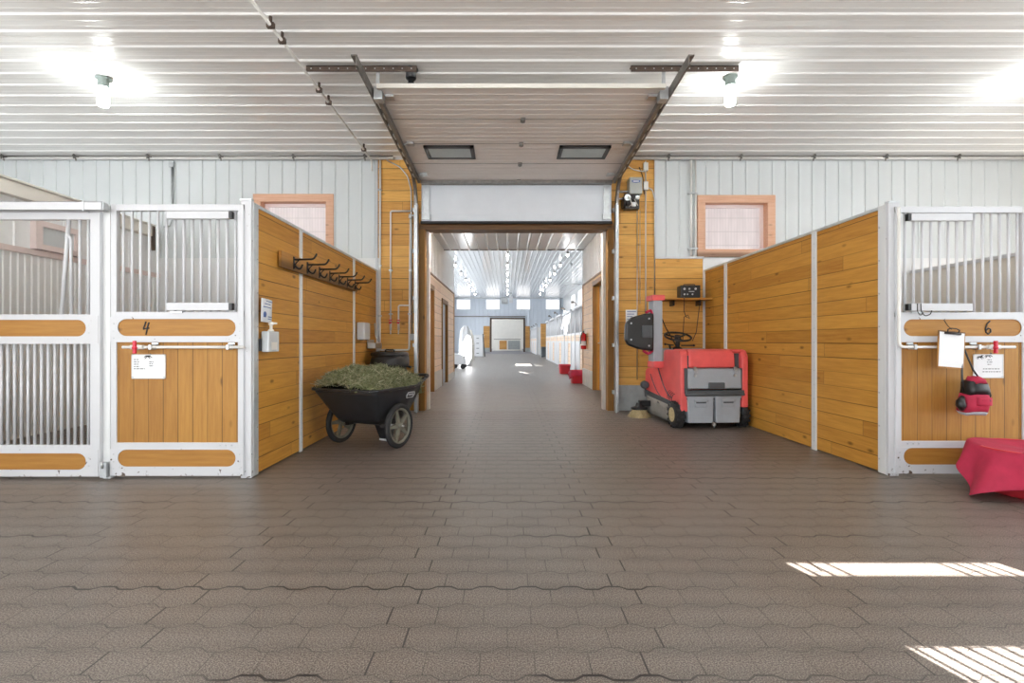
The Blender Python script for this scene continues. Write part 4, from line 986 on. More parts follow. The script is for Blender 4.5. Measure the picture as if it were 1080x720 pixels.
MB().bend([c_(681, 170), c_(681, 335)], .013, 8).bend([c_(658, 172), c_(668, 179), c_(680, 181)], .010, 8, .05).build('main_conduit', 'tan', t)
MB().bend([c_(684, 198), c_(688, 200), c_(690.5, 210), c_(690.5, 320)], .010, 8, .05).build('branch_conduit', 'galv', t)
MB().bend([c_(672, 222), c_(672, 400)], .007, 6).bend([c_(675, 222), c_(675, 320)], .005, 6).build('chain', 'galv', t)
MB().bend([c_(674, 176), c_(678, 186), c_(679.5, 205)], .007, 6).build('cable', 'iron', t)
for x, y in ((681, 176), (681, 196)):
    p = Vector(c_(x, y)); MB().cbox(p.x-.04, p.x+.04, p.y-.03, p.y+.03, p.z-.07, p.z+.07, .008).build('junction_box', 'pvc', t)
t = thing('wall_notice', 'white printed paper notice on the wood behind the sweeper seat', 'notice', tuple(P(666, 345, 8.57)))
a, b = P(660, 346, 8.575), P(672, 326.5, 8.575)
MB().box(a.x, b.x, 8.572, 8.585, a.z, b.z).build('sheet', 'paper', t)
m = MB()
for k in range(6): m.box(a.x+.02, b.x-.02-.03*(k % 3), 8.569, 8.572, b.z-.04-k*.042, b.z-.028-k*.042)
m.build('writing', 'blueink', t)
# shelf and black charger
t = thing('wall_shelf', 'narrow wooden shelf in the corner above the sweeper', 'shelf', (2.98, 8.45, 1.81))
MB().box(2.62, 3.40, 8.22, 8.58, 1.885, 1.915).build('board', 'wshelf', t, bevel=.003)
MB().box(2.8, 2.83, 8.4, 8.58, 1.80, 1.885).box(3.25, 3.28, 8.4, 8.58, 1.80, 1.885).build('bracket', 'iron', t)
t = thing('battery_charger', 'black battery charger with dials on the corner shelf', 'charger', (3.06, 8.4, 1.915))
R = Matrix.Translation((3.05, 8.36, 1.915)) @ Matrix.Rotation(math.radians(-4), 4, 'Z')
MB().cbox(-.16, .16, -.12, .12, 0, .21, .012).xf(R).build('case', 'black', t)
m = MB()
for x, z, r in ((-.1, .15, .02), (-.02, .15, .016), (-.1, .06, .016), (-.05, .06, .012), (.03, .06, .014), (.08, .15, .02)): m.cyl((x, -.12, z), (x, -.126, z), r, n=10)
m.box(-.03, .06, -.123, -.12, .1, .112).xf(R).build('dials', 'galv', t)
MB().bend([(.1, 0, .21), (.1, 0, .235), (-.08, 0, .235), (-.08, 0, .21)], .008, 6, .02).xf(R).build('carry_handle', 'black', t)
t = thing('hanging_cord', 'thin black charger cord hanging below the corner shelf', 'cord', (2.92, 8.3, 1.2))
MB().tube([(2.93, 8.23, 1.93), (2.92, 8.195, 1.87), (2.915, 8.2, 1.7), (2.95, 8.2, 1.6), (3.01, 8.2, 1.57), (2.98, 8.2, 1.63), (2.92, 8.2, 1.6), (2.905, 8.2, 1.4), (2.90, 8.2, 1.22)], .006, 6).tube([(3.19, 8.25, 1.93), (3.18, 8.195, 1.86), (3.15, 8.2, 1.6), (3.12, 8.2, 1.35), (3.05, 8.18, 1.2)], .006, 6).build('cord', 'black', t)
# ------------------------------------------------------------------ hay cart
CA = math.radians(-22.5)
t = thing('hay_cart', 'black two-wheeled poly yard cart heaped with hay by the left partition', 'cart', (-1.763, 5.313, 0), CA)
def loop_(pts, z, n=6, r=.06):
    """rounded closed loop from corner points"""
    out = []; N = len(pts)
    for i in range(N):
        a, p, b = Vector(pts[i-1]), Vector(pts[i]), Vector(pts[(i+1) % N])
        f = min(r, (a-p).length*.4, (b-p).length*.4); q0 = p+(a-p).normalized()*f; q1 = p+(b-p).normalized()*f
        for k in range(n):
            u = k/(n-1); c = q0*(1-u)**2+p*2*u*(1-u)+q1*u*u; out.append((c.x, c.y))
    return out
rimc = [(-.425, 0), (.425, 0), (.425, .75), (.31, 1.16), (-.31, 1.16), (-.425, .75)]
botc = [(-.27, .26), (.27, .26), (.29, .60), (.22, .86), (-.22, .86), (-.29, .60)]
def rz(y): return .672+max(0, y-.75)*.14
Lr, Lb = loop_(rimc, 0), loop_(botc, 0)
rows = []
for k in range(8):
    u = k/7; rr = []
    for (a, b), (c, d) in zip(Lb, Lr):
        e = u**.9; rr.append(Vector((a+(c-a)*e, b+(d-b)*e, .285+(rz(d)-.285)*u)))
    rows.append(rr+[rr[0]])
m = MB().sheet(rows); m.add(rows[0][:-1], [list(range(len(Lb)))])
m.build('tub', 'tub', t, solid=.008, local=True)
m = MB().tube([(x*1.015, (y-.55)*1.015+.55, rz(y)) for x, y in Lr], .016, 8, closed=True)
m.build('rolled_rim', 'tub', t, local=True)
# moulded handle at the far end
m = MB().bend([(-.30, 1.14, rz(1.14)), (-.30, 1.27, rz(1.2)+.03), (.30, 1.27, rz(1.2)+.03), (.30, 1.14, rz(1.14))], .02, 10, .07)
m.build('handle', 'tub', t, local=True)
m = MB().cyl((-.47, .453, .25), (.47, .453, .25), .012, n=10)
m.build('axle', 'galv', t, local=True)
MB().box(-.25, .25, .40, .50, .255, .29).box(-.27, -.22, .36, .54, .23, .32).box(.22, .27, .36, .54, .23, .32).build('axle_mount', 'tub', t, local=True)
for s in (-1, 1):
    xw = s*.405
    prof = []
    for i in range(13):
        a = 2*PI*i/12; prof.append((.218+.032*math.cos(a), .03*math.sin(a)))
    w = MB().lathe(prof, (xw, .453, .25), 40, 'X', caps=False).build('wheel', 'rubber', t, local=True)
    rm = MB().lathe([(.195, -.022), (.178, -.016), (.172, 0), (.178, .016), (.195, .022), (.205, .02), (.205, -.02), (.195, -.022)], (xw, .453, .25), 36, 'X', caps=False)
    rm.lathe([(.02, -.045), (.034, -.035), (.034, .035), (.02, .045)], (xw, .453, .25), 16, 'X')
    for k in range(5):
        a = 2*PI*k/5+.3; R = Matrix.Translation((xw, .453, .25)) @ Matrix.Rotation(a, 4, 'X')
        rm.add([R @ Vector(p) for p in ((-.014, -.026, .02), (.014, -.026, .02), (.014, .026, .02), (-.014, .026, .02), (-.012, -.014, .185), (.012, -.014, .185), (.012, .014, .185), (-.012, .014, .185))], [(0, 1, 2, 3), (4, 7, 6, 5), (0, 4, 5, 1), (1, 5, 6, 2), (2, 6, 7, 3), (3, 7, 4, 0)])
    rm.build('wheel_rim', 'rim', w, local=True)
m = MB()
m.add([(-.13, .66, .29), (.13, .66, .29), (.13, .82, .30), (-.13, .82, .30), (-.07, .74, .02), (.07, .74, .02), (.07, .80, .02), (-.07, .80, .02)], [(0, 1, 2, 3), (4, 7, 6, 5), (0, 4, 5, 1), (1, 5, 6, 2), (2, 6, 7, 3), (3, 7, 4, 0)])
m.build('rear_leg', 'tub', t, local=True)
MB().box(-.075, .075, .735, .805, 0, .022).build('foot_pad', 'white', t, local=True)
# maker's plate outline on the right side of the tub
m = MB(); yv0, yv1, zv0, zv1 = .60, .735, .545, .605
def side_pt(y, z):
    u = (z-.285)/(.672-.285); return Vector((.29+(.425-.29)*u**.9+.010, y+.02, z))
m.tube([side_pt(yv0, zv0), side_pt(yv0-.01, (zv0+zv1)/2), side_pt(yv0+.01, zv1), side_pt(yv1, zv1), side_pt(yv1+.012, (zv0+zv1)/2), side_pt(yv1-.01, zv0)], .006, 6, closed=True)
for a, b in ((.625, .65), (.655, .665), (.672, .70), (.706, .718)): m.tube([side_pt(a, .567), side_pt((a+b)/2, .588), side_pt(b, .567)], .004, 5)
m.build('maker_badge', 'white', t, local=True)
# hay
hm, nt, b = new_mat('dry_green_hay'); v, s = objxyz(nt)
gi = nt.nodes.new('ShaderNodeNewGeometry'); rp = nt.nodes.new('ShaderNodeValToRGB')
nt.links.new(gi.outputs['Random Per Island'], rp.inputs[0])
els = rp.color_ramp.elements
els[0].color = (.10, .115, .055, 1); els[1].color = (.58, .53, .38, 1)
for p_, c_ in ((.3, (.19, .205, .10, 1)), (.6, (.31, .31, .17, 1)), (.85, (.43, .40, .26, 1))):
    e_ = els.new(p_); e_.color = c_
nt.links.new(mixc(nt, ramp(nt, noise(nt, v, 6, 2), .4, .62, 0, .5), rp.outputs[0], (.17, .20, .08)), b.inputs['Base Color']); b.inputs['Roughness'].default_value = .85
M['hay'] = hm
RC = Matrix.Translation((-1.763, 5.313, 0)) @ Matrix.Rotation(CA, 4, 'Z')
def hz(x, y):
    ex = max(0, 1-(abs(x)/.43)**4); ey = max(0, 1-(abs(y-.5)/.54)**5)
    lump = .5*math.sin(x*11+1.3)*math.sin(y*9+.4)+.35*math.sin(x*21+y*13)+.25*math.sin(y*27-x*9)
    return .60+(.235+.03*lump+(.035 if x < 0 else 0))*(ex*ey)**.5
m = MB()
m.sheet([[RC @ Vector((x, y, hz(x, y)-.045)) for x in [(-.40+.8*i/24)*(1-max(0, y-.75)*.6) for i in range(25)]] for y in [.03+1.03*j/28 for j in range(29)]])
rnd = random.Random(3)
for i in range(9000):
    x = rnd.uniform(-.43, .43); y = rnd.uniform(.0, 1.05)
    if abs(x) > .42*(1-max(0, y-.75)*.6): continue
    z = hz(x, y)+rnd.uniform(-.045, .03)
    az = rnd.uniform(0, 2*PI); el = rnd.gauss(.15, .5); L = rnd.uniform(.05, .15); wd_ = rnd.uniform(.0016, .0042)
    if rnd.random() < .05: el = rnd.uniform(.5, 1.3); L *= 1.15
    d = Vector((math.cos(az)*math.cos(el), math.sin(az)*math.cos(el), math.sin(el))); sd = d.orthogonal().normalized()
    sd.rotate(Matrix.Rotation(rnd.uniform(0, PI), 3, d))
    p0 = Vector((x, y, z))-d*L*.4; p1 = p0+d*L*.55+Vector((rnd.gauss(0, .012), rnd.gauss(0, .012), rnd.gauss(0, .010))); p2 = p0+d*L
    if min(p0.z, p2.z) < .66 and (abs(x) > .36 or y < .07): continue
    m.add([RC @ q_ for q_ in (p0-sd*wd_, p0+sd*wd_, p1+sd*wd_, p1-sd*wd_, p2)], [(0, 1, 2, 3), (3, 2, 4)])
o = m.build('hay_heap', hm, origin=RC @ Vector((0, .5, .6)))
tag(o, 'heap of loose green hay filling the black cart', 'hay', kind='stuff')

# black bin behind the cart
t = thing('lidded_bin', 'black round lidded bin behind the hay cart, under the pipes', 'bin', (-1.88, 7.95, 0))
MB().lathe([(.22, 0), (.235, .02), (.27, .94), (.28, .96), (.28, .99), (.265, .99)], (-1.88, 7.95, 0), 28).build('bin_body', 'black', t)
MB().lathe([(.295, .96), (.30, .99), (.29, 1.015), (.24, 1.03), (.22, 1.015), (.10, 1.025), (0, 1.03)], (-1.88, 7.95, 0), 28).build('lid', 'black', t)
MB().bend([(-1.95, 7.95, 1.01), (-1.95, 7.95, 1.06), (-1.81, 7.95, 1.06), (-1.81, 7.95, 1.01)], .013, 8, .03).build('lid_handle', 'black', t)
for s in (-1, 1): MB().bend([(-1.88+s*.28, 7.9, .80), (-1.88+s*.335, 7.9, .78), (-1.88+s*.335, 8.0, .78), (-1.88+s*.28, 8.0, .80)], .012, 8, .02).build('side_handle', 'black', t)
m = MB()
rw_ = []
for j in range(4):
    rw_.append([Vector((-1.88+(.289+.012*math.sin(5*a+j)+.006*j)*math.cos(a), 7.95+(.289+.012*math.sin(5*a+j)+.006*j)*math.sin(a), .97-.06*j)) for a in [2*PI*i/40 for i in range(41)]])
m.sheet(rw_).build('bag_edge', 'tub', t, solid=.003)
# hanging rope beside the opening
t = thing('lead_ropes', 'bundle of pale ropes hanging on the left jamb of the passage', 'rope', (-1.50, 9.35, .3))
for k, (dx, z0) in enumerate(((0, .45), (.03, .35), (-.03, .55), (.015, .6), (-.015, .3))):
    MB().tube([(-1.63+dx, 9.30+.012*math.sin(i*1.7+k), 1.42-(1.42-z0)*i/10) for i in range(11)], .014, 6).build('rope', 'tan' if k % 2 else 'skirt', t)
MB().cyl((-1.75, 9.30, 1.42), (-1.58, 9.30, 1.42), .012, n=8).build('rope_hook', 'galv', t)

# ------------------------------------------------------------------ ride-on sweeper
SA = math.radians(4.5)
t = thing('ride_on_sweeper', 'red and grey ride-on floor sweeper with tipped-up seat, in the right corner', 'floor sweeper', (2.385, 6.74, 0), SA)
B = lambda m, n, mt, par=t, **k: m.build(n, mt, par, local=True, **k)
# red side shells
shellL = [(0, .235), (.02, 1.03), (.06, 1.075), (.56, 1.075), (.60, 1.05), (.62, .83), (.68, .80), (1.28, .77), (1.36, .72), (1.40, .40), (1.2, .36), (.5, .29)]
sp = MB().prism(shellL, 'X', -.03, .075); s_ = B(sp, 'side_panel', 'red', bevel=.018)
mm = MB().tube([(-.034, .30+.5*u, .40+.40*u**1.8) for u in [i/10 for i in range(11)]], .010, 6).tube([(-.034, .62+.5*u, .36+.32*u**1.8) for u in [i/10 for i in range(11)]], .007, 6)
for k in range(4): mm.tube([(-.034, .20+.05*k+.11*math.sin(a_)*.9, .36+.10*math.cos(a_)+.012*k) for a_ in [i*.45 for i in range(5)]], .004, 5)
B(mm, 'swoosh_emblem', 'dkgrey', s_)
shellR = [(-.02, .29), (-.02, .98), (.03, 1.07), (.10, 1.085), (.60, 1.075), (.66, .83), (1.28, .77), (1.36, .72), (1.40, .40), (.4, .30)]
B(MB().prism(shellR, 'X', .82, .915), 'side_panel', 'red', bevel=.02)
# rear hood
hood = [(.0, .835), (.0, .95), (.015, 1.03), (.05, 1.07), (.12, 1.085), (.55, 1.085), (.55, .835)]
B(MB().prism(hood, 'X', .09, .735), 'rear_hood', 'red', bevel=.02)
B(MB().box(.735, .83, .06, .5, .6, 1.03).box(.06, .10, .03, .5, .6, 1.0), 'hood_gap', 'dkgrey')
B(MB().prism([(.04, 1.03), (.0, 1.06), (.02, 1.085), (.55, 1.085), (.55, 1.03)], 'X', .70, .84), 'fender_cap', 'red', bevel=.012)
# hopper door
h = B(MB().prism([(.0, .825), (-.02, .80), (-.03, .56), (.0, .545), (.5, .545), (.5, .825)], 'X', .06, .81), 'hopper_door', 'grey', bevel=.012)
B(MB().cbox(.34, .57, -.045, .0, .545, .635, .012), 'hopper_handle', 'dkgrey', h)
for x in (.155, .715):
    l = MB().cbox(x-.016, x+.016, -.045, -.012, .79, .85, .006).tube([(x-.014, -.05, .84), (x-.014, -.055, .77), (x+.014, -.055, .77), (x+.014, -.05, .84)], .005, 6).cyl((x, -.03, .73), (x, -.045, .73), .02, n=10)
    B(l, 'latch', 'galv', h)
B(MB().box(.02, .06, -.015, .5, .50, .83).box(.81, .85, -.015, .5, .50, .83), 'door_frame', 'dkgrey', bevel=.005)
B(MB().box(.02, .85, -.035, .05, .485, .53).cyl((.02, -.03, .475), (.85, -.03, .475), .022, n=10).box(.05, .83, 0, .06, .40, .50), 'bumper_bar', 'dkgrey', bevel=.006)
# dust bins
for a, b_ in ((.055, .425), (.445, .805)):
    c = (a+b_)/2
    bn = B(MB().prism([(a+.0, .445), (b_, .445), (b_-.012, .085), (a+.012, .085)], 'Y', -.02, .45), 'dust_bin', 'grey', bevel=.012)
    B(MB().box(a-.004, b_+.004, -.028, .03, .425, .45).tube([(c-.09, -.03, .395), (c-.09, -.05, .385), (c+.09, -.05, .385), (c+.09, -.03, .395)], .009, 6).cbox(c-.085, c+.085, -.03, -.012, .30, .40, .01), 'bin_handle', 'grey', bn)
    B(MB().box(c-.07, c+.07, -.0315, -.028, .355, .385), 'grip_shade', 'dkgrey', bn)  # flat dark strip drawn for the shade inside the grip
# chassis, skirts
B(MB().prism([(.02, .17), (.02, .33), (.5, .36), (1.38, .42), (1.38, .30), (.6, .24)], 'X', -.035, -.005).box(0, .87, .1, 1.32, .16, .36).box(.855, .90, .02, 1.35, .19, .33), 'chassis', 'dkgrey', bevel=.006)
B(MB().sheet([[Vector((-.03+.012*math.sin(i*1.3)*(1-j/3), .27+1.0*i/12, .05+.23*j/3+.05*i/12*(j/3))) for i in range(13)] for j in range(4)]), 'rubber_skirt', 'skirt', solid=.012)
B(MB().box(.0, .9, .25, .27, .04, .2), 'rear_flap', 'rubber')
# wheels
for x0, x1 in ((-.085, .03), (.855, .955)):
    prof = [(.10, x0), (.15, x0+.004), (.175, x0+.018), (.18, (x0+x1)/2), (.175, x1-.018), (.15, x1-.004), (.10, x1)]
    w = MB().lathe(prof, (0, .17, .18), 30, 'X')
    for k in range(16):
        R = Matrix.Translation((0, .17, .18)) @ Matrix.Rotation(2*PI*k/16, 4, 'X')
        for u0, u1, sh in ((x0+.006, (x0+x1)/2-.003, .02), ((x0+x1)/2+.003, x1-.006, -.02)):
            vs = [(u0, -.013+sh, .165), (u1, -.013, .165), (u1, .013, .165), (u0, .013+sh, .165)]
            w.add([R @ Vector(p) for p in vs]+[R @ (Vector(p)+Vector((0, 0, .023))) for p in vs], [(0, 3, 2, 1), (4, 5, 6, 7), (0, 1, 5, 4), (1, 2, 6, 5), (2, 3, 7, 6), (3, 0, 4, 7)])
    wo_ = B(w, 'wheel', 'rubber')
    B(MB().lathe([(.10, -.004), (.085, .0), (.08, .02), (.03, .022), (.025, .0), (0, -.002)], (x0, .17, .18), 18, 'X').lathe([(.1, .004), (.03, 0), (0, 0)], (x1, .17, .18), 18, 'X'), 'wheel_hub', 'bristle', wo_)
B(MB().cyl((.45, 1.15, .13), (.53, 1.15, .13), .13, n=20), 'front_wheel', 'rubber')
B(MB().bend([(.42, -.01, .1), (.42, -.04, .05), (.43, -.02, .012)], .010, 6).box(.40, .45, -.03, .0, .05, .09), 'release_pedal', 'galv')
# front console, steering
B(MB().prism([(.75, .80), (.78, .98), (1.02, 1.09), (1.22, 1.07), (1.34, .76)], 'X', .12, .80), 'console', 'grey', bevel=.02)
B(MB().box(.05, .86, .5, .80, .70, .80).box(.0, .9, 1.3, 1.40, .36, .74), 'front_cowl', 'red', bevel=.012)
SW = Matrix.Translation((.36, 1.0, 1.27)) @ Matrix.Rotation(math.radians(20), 4, 'X')
m = MB().tube([(.20*math.cos(2*PI*i/28), .20*math.sin(2*PI*i/28), 0) for i in range(28)], .016, 8, closed=True)
for k in range(3):
    a = 2*PI*k/3+.5; m.cyl((0, 0, -.02), (.19*math.cos(a), .19*math.sin(a), 0), .014, n=8)
m.cyl((0, 0, -.05), (0, 0, .015), .05, n=14)
sw = B(m.xf(SW), 'steering_wheel', 'black')
B(MB().cyl((.36, 1.02, 1.03), (.36, 1.0, 1.25), .035, n=10).lathe([(.12, 0), (.10, .05), (.05, .09)], (.36, 1.03, 1.02), 14), 'steering_column', 'black')
B(MB().bend([(.30, 1.02, 1.13), (.16, .98, 1.15)], .010, 6).lathe([(.0, -.02), (.022, 0), (0, .02)], (.15, .98, 1.15), 10).bend([(.42, 1.02, 1.13), (.60, .98, 1.13)], .010, 6).lathe([(.0, -.02), (.026, 0), (0, .02)], (.61, .98, 1.13), 10).bend([(.24, 1.0, 1.08), (.22, .98, 1.13)], .016, 6), 'control_levers', 'black')
# tipped-up seat deck
dk = B(MB().cbox(-.165, -.03, .64, .86, .88, 1.815, .008), 'seat_deck', 'grey')
B(MB().cbox(-.195, .005, .62, .88, 1.80, 1.885, .018).cbox(-.175, .03, .62, .88, .80, .90, .018), 'deck_trim', 'red', dk)
B(MB().bend([(-.02, .70, 1.55), (.06, .74, 1.40), (.16, .80, 1.28), (.28, .9, 1.14)], .008, 6, .05), 'gas_strut', 'iron', dk)
oct_ = [(-.17, 1.615), (-.30, 1.605), (-.50, 1.55), (-.595, 1.46), (-.605, 1.22), (-.56, 1.14), (-.40, 1.08), (-.17, 1.045)]
st = B(MB().prism(oct_, 'Y', .60, .70), 'seat_back', 'black', bevel=.03)
B(MB().cbox(-.30, -.165, .70, 1.08, 1.08, 1.58, .04), 'seat_cushion', 'black')
B(MB().cbox(-.36, -.20, .575, .605, 1.25, 1.43, .012), 'seat_bracket', 'dkgrey', st)
for x, z in ((-.52, 1.46), (-.52, 1.22), (-.25, 1.53), (-.25, 1.13)): B(MB().cyl((x, .60, z), (x, .592, z), .014, n=8), 'bolt', 'galv', st)
B(MB().bend([(-.28, .66, 1.62), (-.20, .66, 1.66), (-.17, .66, 1.55)], .02, 6, .03).bend([(-.32, .66, 1.06), (-.24, .66, 1.005), (-.17, .66, 1.06)], .02, 6, .03), 'seat_guard', 'redcloth', st)
# side brush
SB = (-.20, 1.16)
m = MB()
for i in range(420):
    a = rnd.uniform(0, 2*PI); r0 = rnd.uniform(.05, .11); r1 = r0+rnd.uniform(.05, .10); wd_ = .004
    p0 = Vector((SB[0]+r0*math.cos(a), SB[1]+r0*math.sin(a), .13)); p1 = Vector((SB[0]+r1*math.cos(a), SB[1]+r1*math.sin(a), .0))
    d_ = Vector((-math.sin(a), math.cos(a), 0))*wd_; m.add([p0-d_, p0+d_, p1+d_, p1-d_], [(0, 1, 2, 3)])
m.lathe([(.06, .125), (.10, .10), (.14, .03)], (SB[0], SB[1], 0), 18)
sbp = B(m, 'side_brush', 'bristle')
B(MB().lathe([(.13, .12), (.13, .15), (.06, .17), (.05, .22), (0, .22)], (SB[0], SB[1], 0), 18).box(SB[0], .02, SB[1]-.05, SB[1]+.05, .17, .26), 'brush_disc', 'black')
B(MB().lathe([(.04, -.05), (.06, -.04), (.065, .03), (.05, .05)], (-.09, 1.22, .50), 14, 'Y').bend([(-.09, 1.22, .45), (-.06, 1.2, .38), (.0, 1.2, .36)], .012, 6), 'head_lamp', 'dkgrey')

# ------------------------------------------------------------------ red tub and cloth, far right
TX, TY = 4.15, 3.90
t = thing('feed_tub', 'red plastic feed tub under a red cloth at the foot of stall 6', 'tub', (TX, TY, 0))
MB().lathe([(.0, 0), (.28, 0), (.31, .02), (.36, .33), (.385, .345), (.385, .365), (.355, .365), (.30, .04), (0, .03)], (TX, TY, 0), 40, caps=False).build('tub', 'redtub', t)
MB().lathe([(.325, .09), (.335, .10), (.333, .12)], (TX, TY, 0), 40, caps=False).build('molded_ring', 'redtub', t)
for a in (-1.9, 1.2): MB().bend([(TX+.37*math.cos(a-.15), TY+.37*math.sin(a-.15), .30), (TX+.43*math.cos(a), TY+.43*math.sin(a), .27), (TX+.37*math.cos(a+.15), TY+.37*math.sin(a+.15), .30)], .012, 8, .04).build('rope_handle', 'redcloth', t)
rows = []
NA = 96
for j in range(16):
    row = []
    for i in range(NA+1):
        a = 2*PI*i/NA
        # hem length by direction: long points front-left and left, short at the front right
        def bumpf(c, w):
            dd = (a-math.radians(c)+PI) % (2*PI)-PI; return math.exp(-(dd/math.radians(w))**2)
        L = .15+.27*bumpf(246, 17)+.10*bumpf(215, 16)+.22*bumpf(183, 20)+.12*bumpf(90, 40)-.05*bumpf(285, 16)+.2*bumpf(325, 18)
        if j < 6:
            r = .39*j/5; z = .375-.05*math.cos(r/.39*PI/2)*1.0+.012*math.sin(3*a+1)*(r/.39)+.012*math.sin(7*r*8+2*a)*(1-r/.39)
            x, y = r*math.cos(a), r*math.sin(a)
        else:
            u = (j-5)/10; s = L*u
            fold = .05*bumpf(246, 9)-.05*bumpf(222, 11)+.09*bumpf(196, 9)-.06*bumpf(172, 10)+.02*math.sin(11*a+2)+.02*math.sin(5*a)
            fl_ = .085*bumpf(190, 25)+.02
            r = .397+.018*u+fold*u+fl_*u*1.6; z = .372-s*.97+.008*math.sin(3*a+1)
            z = max(z, .006+.006*(1-u)); x, y = r*math.cos(a), r*math.sin(a)
        row.append(Vector((TX+x, TY+y, z)))
    rows.append(row)
o = MB().sheet(rows).build('draped_cloth', 'redcloth', solid=.006, sub=1)
tag(o, 'crumpled red cloth draped over the red feed tub at far right', 'cloth')
# ------------------------------------------------------------------ things down the aisle
t = thing('fire_extinguisher', 'red fire extinguisher on the end of the right aisle wall', 'fire extinguisher', (2.03, 13.3, .98))
cx, cy = 2.04, 13.3
MB().lathe([(.0, .98), (.06, .98), (.07, 1.0), (.07, 1.33), (.05, 1.39), (.025, 1.41), (.02, 1.44)], (cx, cy, 0), 18).build('cylinder_body', 'redext', t)
MB().lathe([(.0715, 1.08), (.0715, 1.2)], (cx, cy, 0), 18, caps=False).build('instruction_label', 'paper', t)
MB().box(cx-.012, cx+.012, cy-.08, cy+.05, 1.46, 1.475).box(cx-.01, cx+.01, cy-.07, cy+.04, 1.43, 1.445).cyl((cx, cy, 1.42), (cx, cy, 1.47), .018, n=8).build('valve_handle', 'iron', t)
MB().tube([(cx, cy-.02, 1.44), (cx-.05, cy-.07, 1.42), (cx-.085, cy-.05, 1.30), (cx-.08, cy-.02, 1.12)], .012, 6).build('hose', 'rubber', t)
MB().box(cx+.05, XR-.001, cy-.03, cy+.03, 1.1, 1.4).build('wall_bracket', 'iron', t)
def tub(x, y, w, d, h, label, rim):
    t = thing('muck_tub', label, 'tub', (x, y, 0), 0, 'red tubs in the aisle')
    rows = []
    for k, (f, z) in enumerate(((.0, .012), (.84, .0), (.88, .02), (.98, h-.05), (1.04, h-.04), (1.04, h), (.97, h), (.84, .05), (0, .045))):
        ring = []
        for i in range(28):
            a = 2*PI*i/28; cs, sn = math.cos(a), math.sin(a)
            ring.append(Vector((x+w*f*math.copysign(abs(cs)**.45, cs), y+d*f*math.copysign(abs(sn)**.45, sn), z)))
        rows.append(ring+[ring[0]])
    MB().sheet(rows).build('tub', 'redtub', t)
    for s in (-1, 1): MB().bend([(x+s*w*1.0, y-.07, h-.06), (x+s*(w+.05), y-.05, h-.10), (x+s*(w+.05), y+.05, h-.10), (x+s*w*1.0, y+.07, h-.06)], .012, 8, .03).build('rope_handle', 'redcloth' if rim else 'white', t)
    return t
tub(2.01, 14.2, .205, .22, .36, 'nearer of two red muck tubs at the end of the right wall', 1)
m = MB(); rw_ = []
for j in range(5):
    rw_.append([Vector((2.01+(.215+.012*j+.02*math.sin(5*a+j*.4)*j/4)*math.copysign(abs(math.cos(a))**.5, math.cos(a)), 14.2+(.23+.012*j)*math.copysign(abs(math.sin(a))**.5, math.sin(a)), .366-.035*j-(.10*max(0, math.sin(a*2+.6))*j/4))) for a in [2*PI*i/48 for i in range(49)]])
o = m.sheet(rw_).build('liner_cloth', 'redcloth', solid=.006); tag(o, 'dark red liner folded over the rim of the nearer aisle tub', 'cloth')
tub(2.11, 18.3, .205, .26, .34, 'farther of two red muck tubs, in front of the aisle stalls', 0)

# stalls along the right of the hall
def hall_stall(x, y0, y1, label, grp):
    L = y1-y0
    t = thing('aisle_stall', label, 'stall front', (x, (y0+y1)/2, 0), 0, grp)
    y1 -= .01
    m = MB().box(x-.05, x+.05, y0, y0+.10, 0, 2.52).box(x-.03, x+.03, y0, y1, 2.36, 2.45).box(x-.03, x+.03, y0, y1, 1.42, 1.50).box(x-.03, x+.03, y0, y1, 1.12, 1.20).box(x-.03, x+.03, y0, y1, 0.02, .14)
    for f in (.33, .36, .64, .97): m.box(x-.04, x+.03, y0+L*f, y0+L*f+.07, .02, 2.42)
    m.build('frame', 'white', t)
    MB().box(x-.028, x+.01, y0+.1, y1, 1.18, 1.43).build('wood_strip', 'wsid', t)
    g = MB()
    n = int(L/.13)
    for k in range(n): g.cyl((x, y0+.1+L*k/n, 1.48), (x, y0+.1+L*k/n, 2.38), .013, n=6)
    g.build('bar_grille', 'white', t)
    MB().box(x-.02, x+.02, y0+L*.36, y0+L*.64, .12, 1.14).build('wood_panel', 'wsid', t)
    MB().box(x-.025, x+.02, y0+.1, y0+L*.33, .12, 1.14).box(x-.025, x+.02, y0+L*.67, y1, .12, 1.14).build('white_panel', 'white', t)
    MB().box(x-.09, x-.05, y0+L*.3, y1, 2.37, 2.45).build('door_track', 'white', t)
    MB().box(x+.06, x+3.4, y0+.03, y0+.08, 0, 2.4).build('side_boards', 'liner', t)
    MB().bend([(x, y0+.05, 2.5), (x, y0+.05, 2.62), (x-.12, y0+.05, 2.65)], .02, 6).lathe([(.05, 0), (.06, .08), (0, .1)], (x-.12, y0+.05, 2.6), 8).build('post_fitting', 'track', t)
    return t
ords = ['nearest', 'second', 'third', 'fourth', 'fifth']
for k in range(5): hall_stall(2.55, 15.0+k*3.45, 15.0+(k+1)*3.45, 'white barred stall front on the right of the far aisle, %s from the red tubs' % ords[k], 'stalls along the far aisle')
ords = ['nearest the dark bin', 'in the middle', 'nearest the far wall']
for k in range(3): hall_stall(2.55, 42.6+k*3.6, 42.6+(k+1)*3.6, 'white barred stall front in the last aisle row, %s' % ords[k], 'stalls at the far end')
t = thing('wood_pillar_panel', 'narrow upright pine panel between the two rows of aisle stalls', 'panel', (2.75, 37.2, 0))
MB().box(2.5, 2.98, 37.15, 37.3, .62, 2.5).build('boards', 'wfar', t)
MB().box(2.5, 2.98, 37.12, 37.3, 0, .62).build('curb', 'concrete', t)
t = thing('waste_bin', 'dark grey wheeled bin in front of the narrow pine panel', 'bin', (2.74, 36.8, 0))
